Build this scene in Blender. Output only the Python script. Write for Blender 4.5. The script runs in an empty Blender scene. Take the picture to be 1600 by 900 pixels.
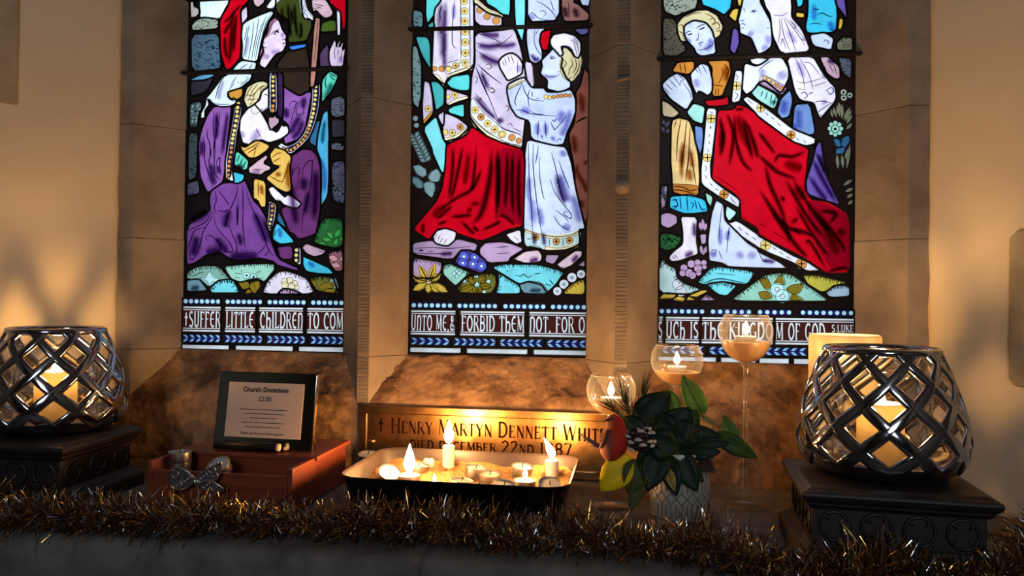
import bpy, bmesh, math, random
import numpy as np
from mathutils import Vector, Matrix, noise, geometry
random.seed(7)
PI = math.pi
SC = bpy.context.scene
COL = SC.collection

# ------------------------------------------------------------------ camera
YAW, PITCH, ROLL, CAMX, FPX = .1544, .0112, .0133, .2833, 1200.0
fwd = Vector((-math.sin(YAW)*math.cos(PITCH), math.cos(YAW)*math.cos(PITCH), math.sin(PITCH)))
_r = Vector((math.cos(YAW), math.sin(YAW), 0)); _u = _r.cross(fwd)
RT = math.cos(ROLL)*_r + math.sin(ROLL)*_u
UP = -math.sin(ROLL)*_r + math.cos(ROLL)*_u
CAM = Vector((CAMX, -1.6, 0))
cd = bpy.data.cameras.new('camera'); cam = bpy.data.objects.new('camera', cd); COL.objects.link(cam)
cd.sensor_width = 36; cd.lens = FPX/1600*36; cd.clip_start = .02
M = Matrix((RT, UP, -fwd)).transposed().to_4x4(); M.translation = CAM
cam.matrix_world = M
SC.camera = cam
def ray(x, y): return fwd + (x-800)/FPX*RT - (y-450)/FPX*UP
def hY(x, y, Y):
    d = ray(x, y); return CAM + d*((Y-CAM.y)/d.y)
def hZ(x, y, Z):
    d = ray(x, y); return CAM + d*((Z-CAM.z)/d.z)

# ------------------------------------------------------------------ world, daylight, exposure
W = bpy.data.worlds.new('sky'); SC.world = W; W.use_nodes = True
W.node_tree.nodes['Background'].inputs[0].default_value = (.90, .97, 1.0, 1)
W.node_tree.nodes['Background'].inputs[1].default_value = 1.6
SC.view_settings.view_transform = 'Standard'; SC.view_settings.look = 'None'
SC.view_settings.exposure = 0.0; SC.view_settings.gamma = 1.0
SC.view_settings.use_curve_mapping = False
SC.cycles.max_bounces = 8; SC.cycles.diffuse_bounces = 3; SC.cycles.glossy_bounces = 4
SC.cycles.transmission_bounces = 6; SC.cycles.transparent_max_bounces = 32
SC.cycles.caustics_reflective = False; SC.cycles.caustics_refractive = False
SC.cycles.sample_clamp_indirect = 4.0
# daylight from the nave window in the wall behind the visitor
al = bpy.data.lights.new('nave_window_offscreen', 'AREA'); al.shape = 'RECTANGLE'; al.size = 1.2; al.size_y = 1.5
al.energy = 72; al.color = (.74, .84, 1.0)
alo = bpy.data.objects.new('nave_window_offscreen', al); COL.objects.link(alo)
alo.location = (.6, -5.95, 1.6); alo.rotation_euler = (PI/2, 0, 0)

ZL = -.361          # top of the stone ledge (eye level is z = 0)
GB = -.126          # bottom of the glass
LW, LP = .3805, .5271   # width of one light, spacing of the lights
YF = -.075          # front plane of mullions and jambs
YE = -.584          # front edge of the ledge
FLOOR, CEIL = -1.5, 2.6

# ------------------------------------------------------------------ materials
MATS = {}
def s2l(c):
    return tuple((v/255/12.92 if v/255 <= .04045 else ((v/255+.055)/1.055)**2.4) for v in c)
def newmat(name):
    m = bpy.data.materials.new(name); m.use_nodes = True; nt = m.node_tree; nt.nodes.clear()
    out = nt.nodes.new('ShaderNodeOutputMaterial'); MATS[name] = m
    return m, nt, out
def N(nt, t, **kw):
    n = nt.nodes.new(t)
    for k, v in kw.items():
        if k in n.inputs: n.inputs[k].default_value = v
        else: setattr(n, k, v)
    return n
def pbr(name, col, rough=.5, metal=0, col2=None, scale=20, detail=4, bump=0, bscale=None, spec=.5, dist=.002, contrast=(.35, .65), **ex):
    """Principled material, two colours mixed by noise, bump by a second noise"""
    m, nt, out = newmat(name)
    b = N(nt, 'ShaderNodeBsdfPrincipled', Roughness=rough, Metallic=metal)
    b.inputs['Specular IOR Level'].default_value = spec
    for k, v in ex.items(): b.inputs[k.replace('_', ' ')].default_value = v
    nt.links.new(b.outputs[0], out.inputs[0])
    c = s2l(col)
    tc = N(nt, 'ShaderNodeTexCoord')
    if col2:
        nz = N(nt, 'ShaderNodeTexNoise', Scale=scale, Detail=detail, Roughness=.6)
        nt.links.new(tc.outputs['Object'], nz.inputs['Vector'])
        rp = N(nt, 'ShaderNodeValToRGB'); e = rp.color_ramp.elements
        e[0].position, e[1].position = contrast; e[0].color = (*c, 1); e[1].color = (*s2l(col2), 1)
        nt.links.new(nz.outputs[0], rp.inputs[0]); nt.links.new(rp.outputs[0], b.inputs['Base Color'])
    else: b.inputs['Base Color'].default_value = (*c, 1)
    if bump:
        nb = N(nt, 'ShaderNodeTexNoise', Scale=bscale or scale*3, Detail=6, Roughness=.65)
        nt.links.new(tc.outputs['Object'], nb.inputs['Vector'])
        bp = N(nt, 'ShaderNodeBump', Strength=bump, Distance=dist)
        nt.links.new(nb.outputs[0], bp.inputs['Height']); nt.links.new(bp.outputs[0], b.inputs['Normal'])
    return m
def wood_mat(name, a, b_, rough=.4):
    m, nt, out = newmat(name)
    b = N(nt, 'ShaderNodeBsdfPrincipled', Roughness=rough)
    tc = N(nt, 'ShaderNodeTexCoord'); mp = N(nt, 'ShaderNodeMapping'); mp.inputs['Scale'].default_value = (6, 60, 60)
    nz = N(nt, 'ShaderNodeTexNoise', Scale=1.5, Detail=6, Distortion=.6)
    rp = N(nt, 'ShaderNodeValToRGB'); e = rp.color_ramp.elements
    e[0].position, e[1].position = .35, .7; e[0].color = (*s2l(a), 1); e[1].color = (*s2l(b_), 1)
    L = nt.links.new
    L(tc.outputs['Object'], mp.inputs[0]); L(mp.outputs[0], nz.inputs['Vector']); L(nz.outputs[0], rp.inputs[0])
    L(rp.outputs[0], b.inputs['Base Color']); L(b.outputs[0], out.inputs[0])
    bp = N(nt, 'ShaderNodeBump', Strength=.15, Distance=.001); L(nz.outputs[0], bp.inputs['Height']); L(bp.outputs[0], b.inputs['Normal'])
    return m
def glass_pane(name, col, var=.16):
    """painted antique glass: passes the daylight on as coloured diffuse light"""
    m, nt, out = newmat(name); L = nt.links.new
    t = N(nt, 'ShaderNodeBsdfTranslucent'); g = N(nt, 'ShaderNodeBsdfGlossy', Roughness=.3)
    fr = N(nt, 'ShaderNodeFresnel', IOR=1.1); mx = N(nt, 'ShaderNodeMixShader')
    tc = N(nt, 'ShaderNodeTexCoord'); nz = N(nt, 'ShaderNodeTexNoise', Scale=26, Detail=5, Roughness=.6)
    mr = N(nt, 'ShaderNodeMapRange'); mr.inputs[1].default_value = .3; mr.inputs[2].default_value = .7
    mr.inputs[3].default_value = 1-var*1.6; mr.inputs[4].default_value = 1+var*.5
    vm = N(nt, 'ShaderNodeVectorMath', operation='SCALE'); vm.inputs[0].default_value = s2l(col)
    L(tc.outputs['Object'], nz.inputs['Vector']); L(nz.outputs[0], mr.inputs[0]); L(mr.outputs[0], vm.inputs['Scale'])
    L(vm.outputs[0], t.inputs[0]); L(fr.outputs[0], mx.inputs[0]); L(t.outputs[0], mx.inputs[1]); L(g.outputs[0], mx.inputs[2])
    L(mx.outputs[0], out.inputs[0]); return m
def paint_mat(name, col, soft):
    """brushed glass paint: filters the light, densest along the middle of the stroke"""
    m, nt, out = newmat(name); L = nt.links.new
    uv = N(nt, 'ShaderNodeUVMap'); sp = N(nt, 'ShaderNodeSeparateXYZ')
    a = N(nt, 'ShaderNodeMath', operation='MULTIPLY_ADD'); a.inputs[1].default_value = 2; a.inputs[2].default_value = -1
    b = N(nt, 'ShaderNodeMath', operation='ABSOLUTE')
    r = N(nt, 'ShaderNodeMapRange', interpolation_type='SMOOTHSTEP'); r.inputs[1].default_value = 1.0; r.inputs[2].default_value = 0.0 if soft else .55
    mx = N(nt, 'ShaderNodeMix', data_type='RGBA'); mx.inputs[6].default_value = (1, 1, 1, 1); mx.inputs[7].default_value = (*s2l(col), 1)
    fd = N(nt, 'ShaderNodeMath', operation='MULTIPLY')
    t = N(nt, 'ShaderNodeBsdfTransparent')
    L(uv.outputs[0], sp.inputs[0]); L(sp.outputs[0], a.inputs[0]); L(a.outputs[0], b.inputs[0]); L(b.outputs[0], r.inputs[0])
    L(r.outputs[0], fd.inputs[0]); L(sp.outputs[1], fd.inputs[1]); L(fd.outputs[0], mx.inputs[0]); L(mx.outputs[2], t.inputs[0]); L(t.outputs[0], out.inputs[0]); return m
def clear_glass(name, tint=(1, 1, 1), ior=1.36, rough=.02):
    m, nt, out = newmat(name); L = nt.links.new
    t = N(nt, 'ShaderNodeBsdfTransparent'); t.inputs[0].default_value = (*tint, 1)
    g = N(nt, 'ShaderNodeBsdfGlossy', Roughness=rough); fr = N(nt, 'ShaderNodeFresnel', IOR=ior); mx = N(nt, 'ShaderNodeMixShader')
    k = N(nt, 'ShaderNodeMath', operation='MULTIPLY'); k.inputs[1].default_value = .5
    L(fr.outputs[0], k.inputs[0]); L(k.outputs[0], mx.inputs[0]); L(t.outputs[0], mx.inputs[1]); L(g.outputs[0], mx.inputs[2]); L(mx.outputs[0], out.inputs[0]); return m
def goblet_glass(name):
    m, nt, out = newmat(name); L = nt.links.new
    t = N(nt, 'ShaderNodeBsdfTransparent'); g = N(nt, 'ShaderNodeBsdfGlossy', Roughness=.03); d = N(nt, 'ShaderNodeBsdfTranslucent'); d.inputs[0].default_value = (.9, .88, .86, 1)
    lw = N(nt, 'ShaderNodeFresnel', IOR=1.45); k = N(nt, 'ShaderNodeMath', operation='MULTIPLY_ADD'); k.inputs[1].default_value = .22; k.inputs[2].default_value = .025
    a = N(nt, 'ShaderNodeMixShader'); b = N(nt, 'ShaderNodeMixShader'); k2 = N(nt, 'ShaderNodeMath', operation='MULTIPLY'); k2.inputs[1].default_value = .55
    L(lw.outputs[0], k.inputs[0]); L(k.outputs[0], a.inputs[0]); L(t.outputs[0], a.inputs[1]); L(d.outputs[0], a.inputs[2])
    L(lw.outputs[0], k2.inputs[0]); L(k2.outputs[0], b.inputs[0]); L(a.outputs[0], b.inputs[1]); L(g.outputs[0], b.inputs[2]); L(b.outputs[0], out.inputs[0]); return m
def wax_mat(name, col, tr=.5):
    m, nt, out = newmat(name); L = nt.links.new
    d = N(nt, 'ShaderNodeBsdfDiffuse'); d.inputs[0].default_value = (*s2l(col), 1)
    t = N(nt, 'ShaderNodeBsdfTranslucent'); t.inputs[0].default_value = (*s2l(col), 1)
    mx = N(nt, 'ShaderNodeMixShader'); mx.inputs[0].default_value = tr
    g = N(nt, 'ShaderNodeBsdfGlossy', Roughness=.35); m2 = N(nt, 'ShaderNodeMixShader'); m2.inputs[0].default_value = .04
    L(d.outputs[0], mx.inputs[1]); L(t.outputs[0], mx.inputs[2]); L(mx.outputs[0], m2.inputs[1]); L(g.outputs[0], m2.inputs[2]); L(m2.outputs[0], out.inputs[0]); return m
def emit_mat(name, col, st):
    m, nt, out = newmat(name)
    e = N(nt, 'ShaderNodeEmission', Strength=st); e.inputs[0].default_value = (*col, 1)
    nt.links.new(e.outputs[0], out.inputs[0]); return m

STONE = pbr('sandstone', (150, 134, 116), .9, col2=(116, 101, 87), scale=9, bump=.5, bscale=70, dist=.004, contrast=(.3, .7), spec=.15)
STONE_SILL = pbr('flaking_sandstone', (150, 116, 86), .92, col2=(104, 76, 56), scale=20, bump=.8, bscale=60, dist=.006, contrast=(.42, .60), spec=.1)
STONE_TOOLED = pbr('tooled_sandstone', (132, 116, 98), .9, col2=(102, 88, 76), scale=16, bump=.5, bscale=90, dist=.004, spec=.1)
LEDGE = pbr('ledge_stone', (122, 114, 106), .75, col2=(88, 82, 76), scale=12, bump=.35, bscale=80, spec=.3)
PLASTER = pbr('limewashed_plaster', (214, 196, 168), .9, col2=(202, 182, 152), scale=3, bump=.25, bscale=22, dist=.004, spec=.1)
ROOMWALL = pbr('nave_wall', (134, 120, 104), .9, col2=(114, 102, 88), scale=2, bump=.2, bscale=12, spec=.1)
FLAG = pbr('flagstone', (88, 80, 72), .7, col2=(68, 62, 56), scale=3, bump=.3)
SILVER = pbr('polished_silver', (190, 190, 198), .10, 1)
SILVER2 = pbr('tealight_aluminium', (215, 212, 208), .32, 1)
BRASS = pbr('old_brass', (188, 142, 88), .3, 1, col2=(150, 108, 64), scale=30, bump=.06, bscale=200)
BRASS_DK = pbr('engraving_wax', (34, 16, 8), .9, spec=.0)
DARKWOOD = wood_mat('ebonised_wood', (22, 13, 11), (36, 22, 18), .5)
REDWOOD = wood_mat('mahogany', (112, 48, 30), (140, 64, 40), .38)
BLACK = pbr('black_plastic', (14, 13, 14), .35)
ENAMEL = pbr('black_enamel', (10, 10, 14), .3)
ENAMEL_IN = pbr('grey_tin_lining', (62, 47, 42), .5, col2=(52, 40, 35), scale=30)
WAX = wax_mat('white_wax', (248, 240, 226), .45)
IVORY = wax_mat('ivory_wax', (253, 238, 204), .72)
SAND = pbr('sand', (190, 140, 78), .95, col2=(120, 78, 40), scale=160, bump=.9, bscale=500, dist=.003)
LEADM = pbr('lead_came', (15, 14, 15), .7, spec=.12)
IRON = pbr('iron_bar', (26, 22, 22), .7)
GLASS = clear_glass('clear_glass')
GOBLET = goblet_glass('thin_blown_glass')
WAXFILL = wax_mat('amber_wax', (234, 196, 150), .6)
FLAME = emit_mat('candle_flame', (1.0, .52, .18), 500)
FLAME_BIG = emit_mat('lantern_flame', (1.0, .57, .20), 660)
FLAME_SM = emit_mat('floating_flame', (1.0, .55, .20), 280)
FLAME_IV = emit_mat('pillar_flame', (1.0, .62, .28), 300)
PAPER = pbr('cream_paper', (228, 190, 162), .8)
INK = pbr('black_ink', (40, 20, 16), .7)
SIGNFR = pbr('mirror_glass_frame', (192, 204, 192), .08, 1)
WICK = pbr('wick', (30, 22, 18), .9)

# ------------------------------------------------------------------ mesh helpers
class MB:
    def __init__(s): s.v = []; s.f = []; s.m = []; s.uv = None
    def add(s, vs, fs, mi=0):
        o = len(s.v); s.v += [tuple(v) for v in vs]
        s.f += [tuple(i+o for i in f) for f in fs]; s.m += [mi]*len(fs); return s
    def box(s, a, b, mi=0):
        (x0, y0, z0), (x1, y1, z1) = a, b
        return s.add([(x0,y0,z0),(x1,y0,z0),(x1,y1,z0),(x0,y1,z0),(x0,y0,z1),(x1,y0,z1),(x1,y1,z1),(x0,y1,z1)],
              [(0,3,2,1),(4,5,6,7),(0,1,5,4),(1,2,6,5),(2,3,7,6),(3,0,4,7)], mi)
    def prism(s, poly, z0, z1, mi=0):          # poly of (x, y), extruded in z
        n = len(poly)
        return s.add([(x,y,z0) for x,y in poly]+[(x,y,z1) for x,y in poly],
              [tuple(range(n))[::-1], tuple(range(n,2*n))]+[(i,(i+1)%n,n+(i+1)%n,n+i) for i in range(n)], mi)
    def lathe(s, prof, n=32, c=(0,0,0), mi=0, closed=False):
        vs = []; fs = []
        for r, z in prof:
            for k in range(n):
                a = 2*PI*k/n; vs.append((c[0]+r*math.cos(a), c[1]+r*math.sin(a), c[2]+z))
        m = len(prof)
        for j in range(m if closed else m-1):
            j2 = (j+1) % m
            for k in range(n):
                k2 = (k+1) % n; fs.append((j*n+k, j*n+k2, j2*n+k2, j2*n+k))
        return s.add(vs, fs, mi)
    def tube(s, pts, r, n=8, mi=0, cap=True, flat=1.0, up=None):
        pts = [Vector(p) for p in pts]; rs = r if isinstance(r, (list, tuple)) else [r]*len(pts)
        vs = []; fs = []; prev = None
        for i, p in enumerate(pts):
            t = (pts[min(i+1, len(pts)-1)]-pts[max(i-1, 0)]).normalized()
            if prev is None:
                a = Vector(up) if up else (Vector((0,0,1)) if abs(t.z) < .9 else Vector((1,0,0)))
            else: a = prev
            if up and callable(up): a = up(p)
            n1 = (a - t*a.dot(t)).normalized(); prev = n1; n2 = t.cross(n1)
            for k in range(n):
                q = 2*PI*k/n; vs.append(p + n1*(rs[i]*flat*math.cos(q)) + n2*(rs[i]*math.sin(q)))
        for i in range(len(pts)-1):
            for k in range(n): fs.append((i*n+k, i*n+(k+1)%n, (i+1)*n+(k+1)%n, (i+1)*n+k))
        if cap: fs += [tuple(range(n))[::-1], tuple(range((len(pts)-1)*n, len(pts)*n))]
        return s.add(vs, fs, mi)
    def build(s, name, mats, parent=None, smooth=False, loc=None):
        me = bpy.data.meshes.new(name); me.from_pydata(s.v, [], s.f)
        for m in (mats if isinstance(mats, (list, tuple)) else [mats]): me.materials.append(m)
        if any(s.m): me.polygons.foreach_set('material_index', s.m)
        if smooth: me.polygons.foreach_set('use_smooth', [True]*len(me.polygons))
        me.update(); o = bpy.data.objects.new(name, me); COL.objects.link(o)
        if parent: o.parent = parent
        if loc is not None: o.location = loc
        return o
def bevel(o, w, seg=2, ang=35):
    m = o.modifiers.new('bevel', 'BEVEL'); m.width = w; m.segments = seg; m.limit_method = 'ANGLE'; m.angle_limit = math.radians(ang); return o
def empty(name, loc=(0,0,0), rz=0):
    o = bpy.data.objects.new(name, None); o.empty_display_size = .02; COL.objects.link(o); o.location = loc; o.rotation_euler = (0,0,rz); return o
def tag(o, label=None, cat=None, group=None, kind=None):
    if label: o['label'] = label
    if cat: o['category'] = cat
    if group: o['group'] = group
    if kind: o['kind'] = kind
    return o
def smooth_angle(o, deg=40):
    for p in o.data.polygons: p.use_smooth = True
    try: o.data.set_sharp_from_angle(angle=math.radians(deg))
    except Exception: pass
    return o
def catmull(P, n=4, closed=False):
    P = [Vector(p) for p in P]; m = len(P); out = []
    for i in range(m if closed else m-1):
        a, b, c, d = (P[(i-1)%m], P[i], P[(i+1)%m], P[(i+2)%m]) if closed else (P[max(i-1,0)], P[i], P[i+1], P[min(i+2,m-1)])
        for k in range(n):
            t = k/n
            out.append(.5*((2*b)+(c-a)*t+(2*a-5*b+4*c-d)*t*t+(3*b-a-3*c+d)*t**3))
    if not closed: out.append(P[-1])
    return out

# ------------------------------------------------------------------ setting
def structure(o, label, cat): return tag(o, label, cat, kind='structure')
A50 = math.radians(50)
SX, SY = math.cos(A50), math.sin(A50)
XJ = .83
tEnd = (YF-YE)/SY
XE = XJ+SX*tEnd            # where the splay meets the inner wall face
ZTOP = 1.75
# jamb and mullion cross-sections
def jamb(sgn, name, label):
    root = structure(empty(name, (sgn*.78, 0, ZL)), label, 'window jamb')
    zs = [ZL, -.126, .118, .367, .66, .95, 1.3, ZTOP]
    cp = [(LP+LW/2+.006, .048), (LP+LW/2+.006, .004), (.796, YF+.005), (XJ+.028, YF+.005), (XJ+.028, .048)]
    cp = [(sgn*(x-.78), y) for x, y in cp]
    mb = MB(); mb.prism(cp if sgn > 0 else cp[::-1], .001, ZTOP-ZL); mb.build('hidden_backing', STONE, root)  # unseen backing added inside the blocks to keep sky light out of the joints
    for i in range(len(zs)-1):
        dx = random.uniform(-.0012, .0012)
        poly = [(LP+LW/2+dx, .05), (LP+LW/2+dx, 0), (.792+dx, YF), (XJ+.03, YF), (XJ+.03, .05)]
        poly = [(sgn*x, y) for x, y in poly]
        if sgn < 0: poly = poly[::-1]
        mb = MB(); mb.prism([(x-sgn*.78, y) for x, y in poly], zs[i]+.0003-ZL, zs[i+1]-.0003-ZL)
        bevel(mb.build('stone_block', STONE, root), .0014, 2)
    return root
jamb(-1, 'trim_1', 'chamfered sandstone window jamb beside the light with the kneeling purple-robed woman')
jamb(1, 'trim_4', 'chamfered sandstone window jamb beside the light with the red-robed woman')
def mullion(cx, name, label, joints):
    root = structure(empty(name, (cx, 0, ZL)), label, 'mullion')
    zs = [ZL]+joints+[ZTOP]; h = (LP-LW)/2
    mb = MB(); mb.prism([(-h+.005, .048), (-h+.005, .004), (-.009, YF+.005), (.009, YF+.005), (h-.005, .004), (h-.005, .048)], .001, ZTOP-ZL); mb.build('hidden_backing', STONE, root)  # added hidden backing, blocks daylight through the mullion joints
    for i in range(len(zs)-1):
        mb = MB(); poly = [(-h, .05), (-h, 0), (-.0125, YF), (.0125, YF), (h, 0), (h, .05)]
        mb.prism(poly, zs[i]+.0003-ZL, zs[i+1]-.0003-ZL)
        # one shallow tooled fillet on the nose of each stone
        o = bevel(mb.build('stone_block', STONE, root), .0014, 2)
        mb = MB()
        z = zs[i]+.004-ZL
        while z < zs[i+1]-.01-ZL and z < 1.3:
            d = random.uniform(.004, .008)
            mb.box((-.0122, YF-.0012-random.random()*.0012, z), (.0122, YF+.002, z+d)); z += d+.0015
        tag(mb.build('tooling_ridges', STONE_TOOLED, root), kind='stuff')
    return root
mu1 = mullion(-LP/2, 'trim_2', 'sandstone mullion between the purple-robed woman and the red-skirted figure', [-.128, .41, .93])
mu2 = mullion(LP/2, 'trim_3', 'sandstone mullion between the praying child and the boy in gold', [-.128, .50, 1.0])
b = MB(); b.lathe([(.0001, .016), (.008, .0145), (.014, .009), (.0165, 0), (.015, -.004)], 20)
o = b.build('stone_boss', STONE, mu2, True); o.rotation_euler = (PI/2, 0, 0); o.location = (0, YF, hY(975, 292, YF).z-ZL)
b = MB(); b.tube([(-.0125, 0, 0), (0, -.004, .002), (.0125, 0, .006)], .004, 8)
o = b.build('chipped_edge', STONE, mu2, True); o.location = (0, YF, hY(972, 126, YF).z-ZL)

# stone below the glass: sloping sills with flaked skin, upright face under them
wf = structure(empty('wall_front', (0, 0, ZL)), 'sandstone sill and wall face under the stained glass', 'wall')
def relief(o3, du, dv, nu, nv, amp, seed, nrm):
    vs = []; fs = []
    for j in range(nv+1):
        for i in range(nu+1):
            u, v = i/nu, j/nv; p = Vector(o3)+Vector(du)*u+Vector(dv)*v
            q = p*14+Vector((seed, 3.1*seed, 0))
            n = noise.fractal(q, 1.0, 2.0, 4)
            flake = 1.0 if noise.noise(p*9+Vector((seed*1.7, 0, 5)))+.25*noise.noise(p*45) > .06 else 0.0
            edge = min(1, min(u, 1-u, v, 1-v)*14)
            vs.append(p+Vector(nrm)*(edge*(amp*n+.0045*flake+.002*noise.noise(p*90))))
    for j in range(nv):
        for i in range(nu):
            a = j*(nu+1)+i; fs.append((a, a+1, a+nu+2, a+nu+1))
    return vs, fs
nsl = Vector((0, -(.225-.126), .075)).normalized()
for k, c in enumerate((-LP, 0, LP)):
    x0, x1 = c-LP/2+.004, c+LP/2-.004
    if k == 0: x0 = -.80
    if k == 2: x1 = .80
    mb = MB(); mb.add(*relief((x0, YF, -.225-ZL), (x1-x0, 0, 0), (0, -YF, .225-.126), 110, 34, .004, 3+k*5, nsl))
    mb.build('sloping_sill', STONE_SILL, wf, True)
for k, (x0, x1) in enumerate(((-XJ-.02, -LP/2), (-LP/2, LP/2), (LP/2, XJ+.02))):
    mb = MB(); mb.add(*relief((x0, YF, 0), (x1-x0, 0, 0), (0, 0, .361-.225), 120, 34, .003, 11+k*3, (0, -1, 0)))
    mb.build('wall_stone', STONE_SILL, wf, True)
mb = MB(); mb.box((-XJ, .0, -.3), (XJ, .3, .361-.126-.004)); mb.build('wall_core', STONE, wf)
mb = MB(); mb.box((-XJ-.05, -.05, ZTOP-ZL), (XJ+.05, .06, ZTOP+.9-ZL)); mb.build('lintel', STONE, wf)

# splayed plaster reveals
def splay(sgn, name, label):
    root = structure(empty(name, (sgn*XJ, YF, ZL)), label, 'wall')
    d = Vector((sgn*SX, -SY, 0)); n = Vector((-sgn*SY, -SX, 0))
    vs = []; fs = []; nu, nv = 26, 110; H = CEIL-ZL
    prof = [(-.004, -.012), (-.004, -.002), (0.0, .004), (.004, .007)]+[(.012+(tEnd-.012)*k/(nu-4), .009) for k in range(nu-3)]
    for j in range(nv+1):
        z = H*j/nv
        for u, w in prof:
            wob = .0022*noise.noise(Vector((u*9, z*7, sgn*3)))*min(1, max(0, u)*20)
            e = .003*noise.noise(Vector((z*16, sgn, 2))) if u < .012 else 0
            p = d*(u+e)+n*(w+wob); vs.append((p.x, p.y, z))
    m = len(prof)
    for j in range(nv):
        for i in range(m-1):
            a = j*m+i; f = (a, a+1, a+m+1, a+m); fs.append(f if sgn > 0 else f[::-1])
    mb = MB(); mb.add(vs, fs); mb.build('plaster', PLASTER, root, True)
    return root, d, n
wl, dl, nl = splay(-1, 'wall_left', 'warm limewashed plaster reveal on the side of the purple-robed woman')
wr, dr, nr = splay(1, 'wall_right', 'warm limewashed plaster reveal on the side of the red-robed woman')
def on_splay(px, py, sgn):
    o = Vector((sgn*XJ, YF, 0)); n = (nl if sgn < 0 else nr); d = ray(px, py)
    t = (o-CAM).dot(n)/d.dot(n); p = CAM+d*t
    return (p-o).dot(dl if sgn < 0 else dr), p.z
# bare stones showing through the limewash
def bare_stone(sgn, u0, u1, z0, z1, root, rnd):
    d, n = (dl, nl) if sgn < 0 else (dr, nr)
    pts = [(u0+rnd, z0), (u1, z0), (u1, z1), (u0+rnd, z1), (u0, z1-rnd), (u0, z0+rnd)]
    mb = MB(); vs = []
    for w in (.006, .0145):
        for u, z in pts: p = d*u+n*w; vs.append((p.x, p.y, z-ZL))
    k = len(pts); f = [tuple(range(k, 2*k))]+[(i, (i+1)%k, k+(i+1)%k, k+i) for i in range(k)]
    mb.add(vs, f); bevel(mb.build('stone_block', STONE_PALE, root), .003, 2)
STONE_PALE = pbr('limewashed_stone', (176, 160, 132), .9, col2=(150, 134, 108), scale=10, bump=.4, bscale=50, spec=.1)
u0, z0 = on_splay(25, 165, -1); bare_stone(-1, u0, u0+.3, z0, z0+.45, wl, .003)
u0, z0 = on_splay(1582, 602, 1); u1, z1 = on_splay(1582, 361, 1); bare_stone(1, u0, u0+.22, z0, z1, wr, .012)

# ledge of two stone slabs, apron wall below, room shell
ld = structure(empty('ledge', (0, YE, ZL)), 'wide grey stone window ledge with a worn front edge', 'ledge')
xjt = hZ(658, 872, ZL).x
def slab(x0, x1):
    nu, ny = max(8, int((x1-x0)/.012)), 40; vs = []; fs = []
    def pt(x, y, z): return (x, y, z)
    prof = [(0.0, -.16), (0.0, -.022), (.003, -.008), (.010, -.002), (.022, 0)]+[(.022+(.52-.022)*k/10, 0) for k in range(1, 11)]
    for i in range(nu+1):
        x = x0+(x1-x0)*i/nu
        for j, (y, z) in enumerate(prof):
            w = .006*noise.noise(Vector((x*9, z*9, 4.2))) if j < 4 else 0
            chip = -.007*max(0, noise.noise(Vector((x*22, 7, 1)))-.15) if 1 <= j <= 3 else 0
            vs.append((x, y+w-chip, z+chip+(.0012*noise.noise(Vector((x*25, y*25, 0))) if j > 3 else 0)))
    m = len(prof)
    for i in range(nu):
        for j in range(m-1):
            a = i*m+j; fs.append((a, a+m, a+m+1, a+1))
    fs.append(tuple(range(m))); fs.append(tuple(range(nu*m, nu*m+m))[::-1])
    mb = MB(); mb.add(vs, fs); mb.build('stone_slab', LEDGE, ld, True)
slab(-XE, xjt-.0012); slab(xjt+.0012, XE)
FRONTST = pbr('apron_stone', (118, 112, 98), .9, col2=(92, 86, 74), scale=9, bump=.5, bscale=60, spec=.1)
for x0, x1 in ((-3, -XE), (XE, 3)):
    mb = MB(); mb.box((x0, YE, FLOOR), (x1, YE+.3, CEIL)); structure(mb.build('wall_'+('window_left' if x0 < 0 else 'window_right'), ROOMWALL), 'plastered inner wall face beside the window recess', 'wall')
mb = MB(); mb.box((-XE, YE+.004, FLOOR), (XE, YE+.3, ZL-.16)); structure(mb.build('wall_apron', FRONTST), 'stone wall below the window ledge', 'wall')
mb = MB(); mb.box((-3, -6.2, FLOOR-.1), (3, YE+.1, FLOOR)); structure(mb.build('floor', FLAG), 'flagstone church floor', 'floor')
mb = MB(); mb.box((-3.2, -6.2, CEIL), (3.2, .5, CEIL+.1)); structure(mb.build('ceiling', ROOMWALL), 'plain plaster ceiling', 'ceiling')
for sg, nm in ((-1, 'wall_nave_left'), (1, 'wall_nave_right')):
    mb = MB(); mb.box((min(sg*3, sg*3.2), -6.2, FLOOR), (max(sg*3, sg*3.2), YE+.3, CEIL)); structure(mb.build(nm, ROOMWALL), 'plain side wall of the church', 'wall')
mb = MB(); mb.box((-3.2, -6.2, FLOOR), (3.2, -6.0, CEIL)); structure(mb.build('wall_back', ROOMWALL), 'plain wall of the church facing the window', 'wall')
# frame of the nave window, outside the picture
w4 = structure(empty('window_4', alo.location), 'plain nave window in the wall across from the ledge', 'window'); w4.rotation_euler = alo.rotation_euler
mb = MB()
for a, b_ in (((-.68, -.83, -.05), (-.61, .83, .02)), ((.61, -.83, -.05), (.68, .83, .02)), ((-.68, -.83, -.05), (.68, -.76, .02)), ((-.68, .76, -.05), (.68, .83, .02))): mb.box(a, b_)
bevel(mb.build('window_frame', STONE, w4), .01)

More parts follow.
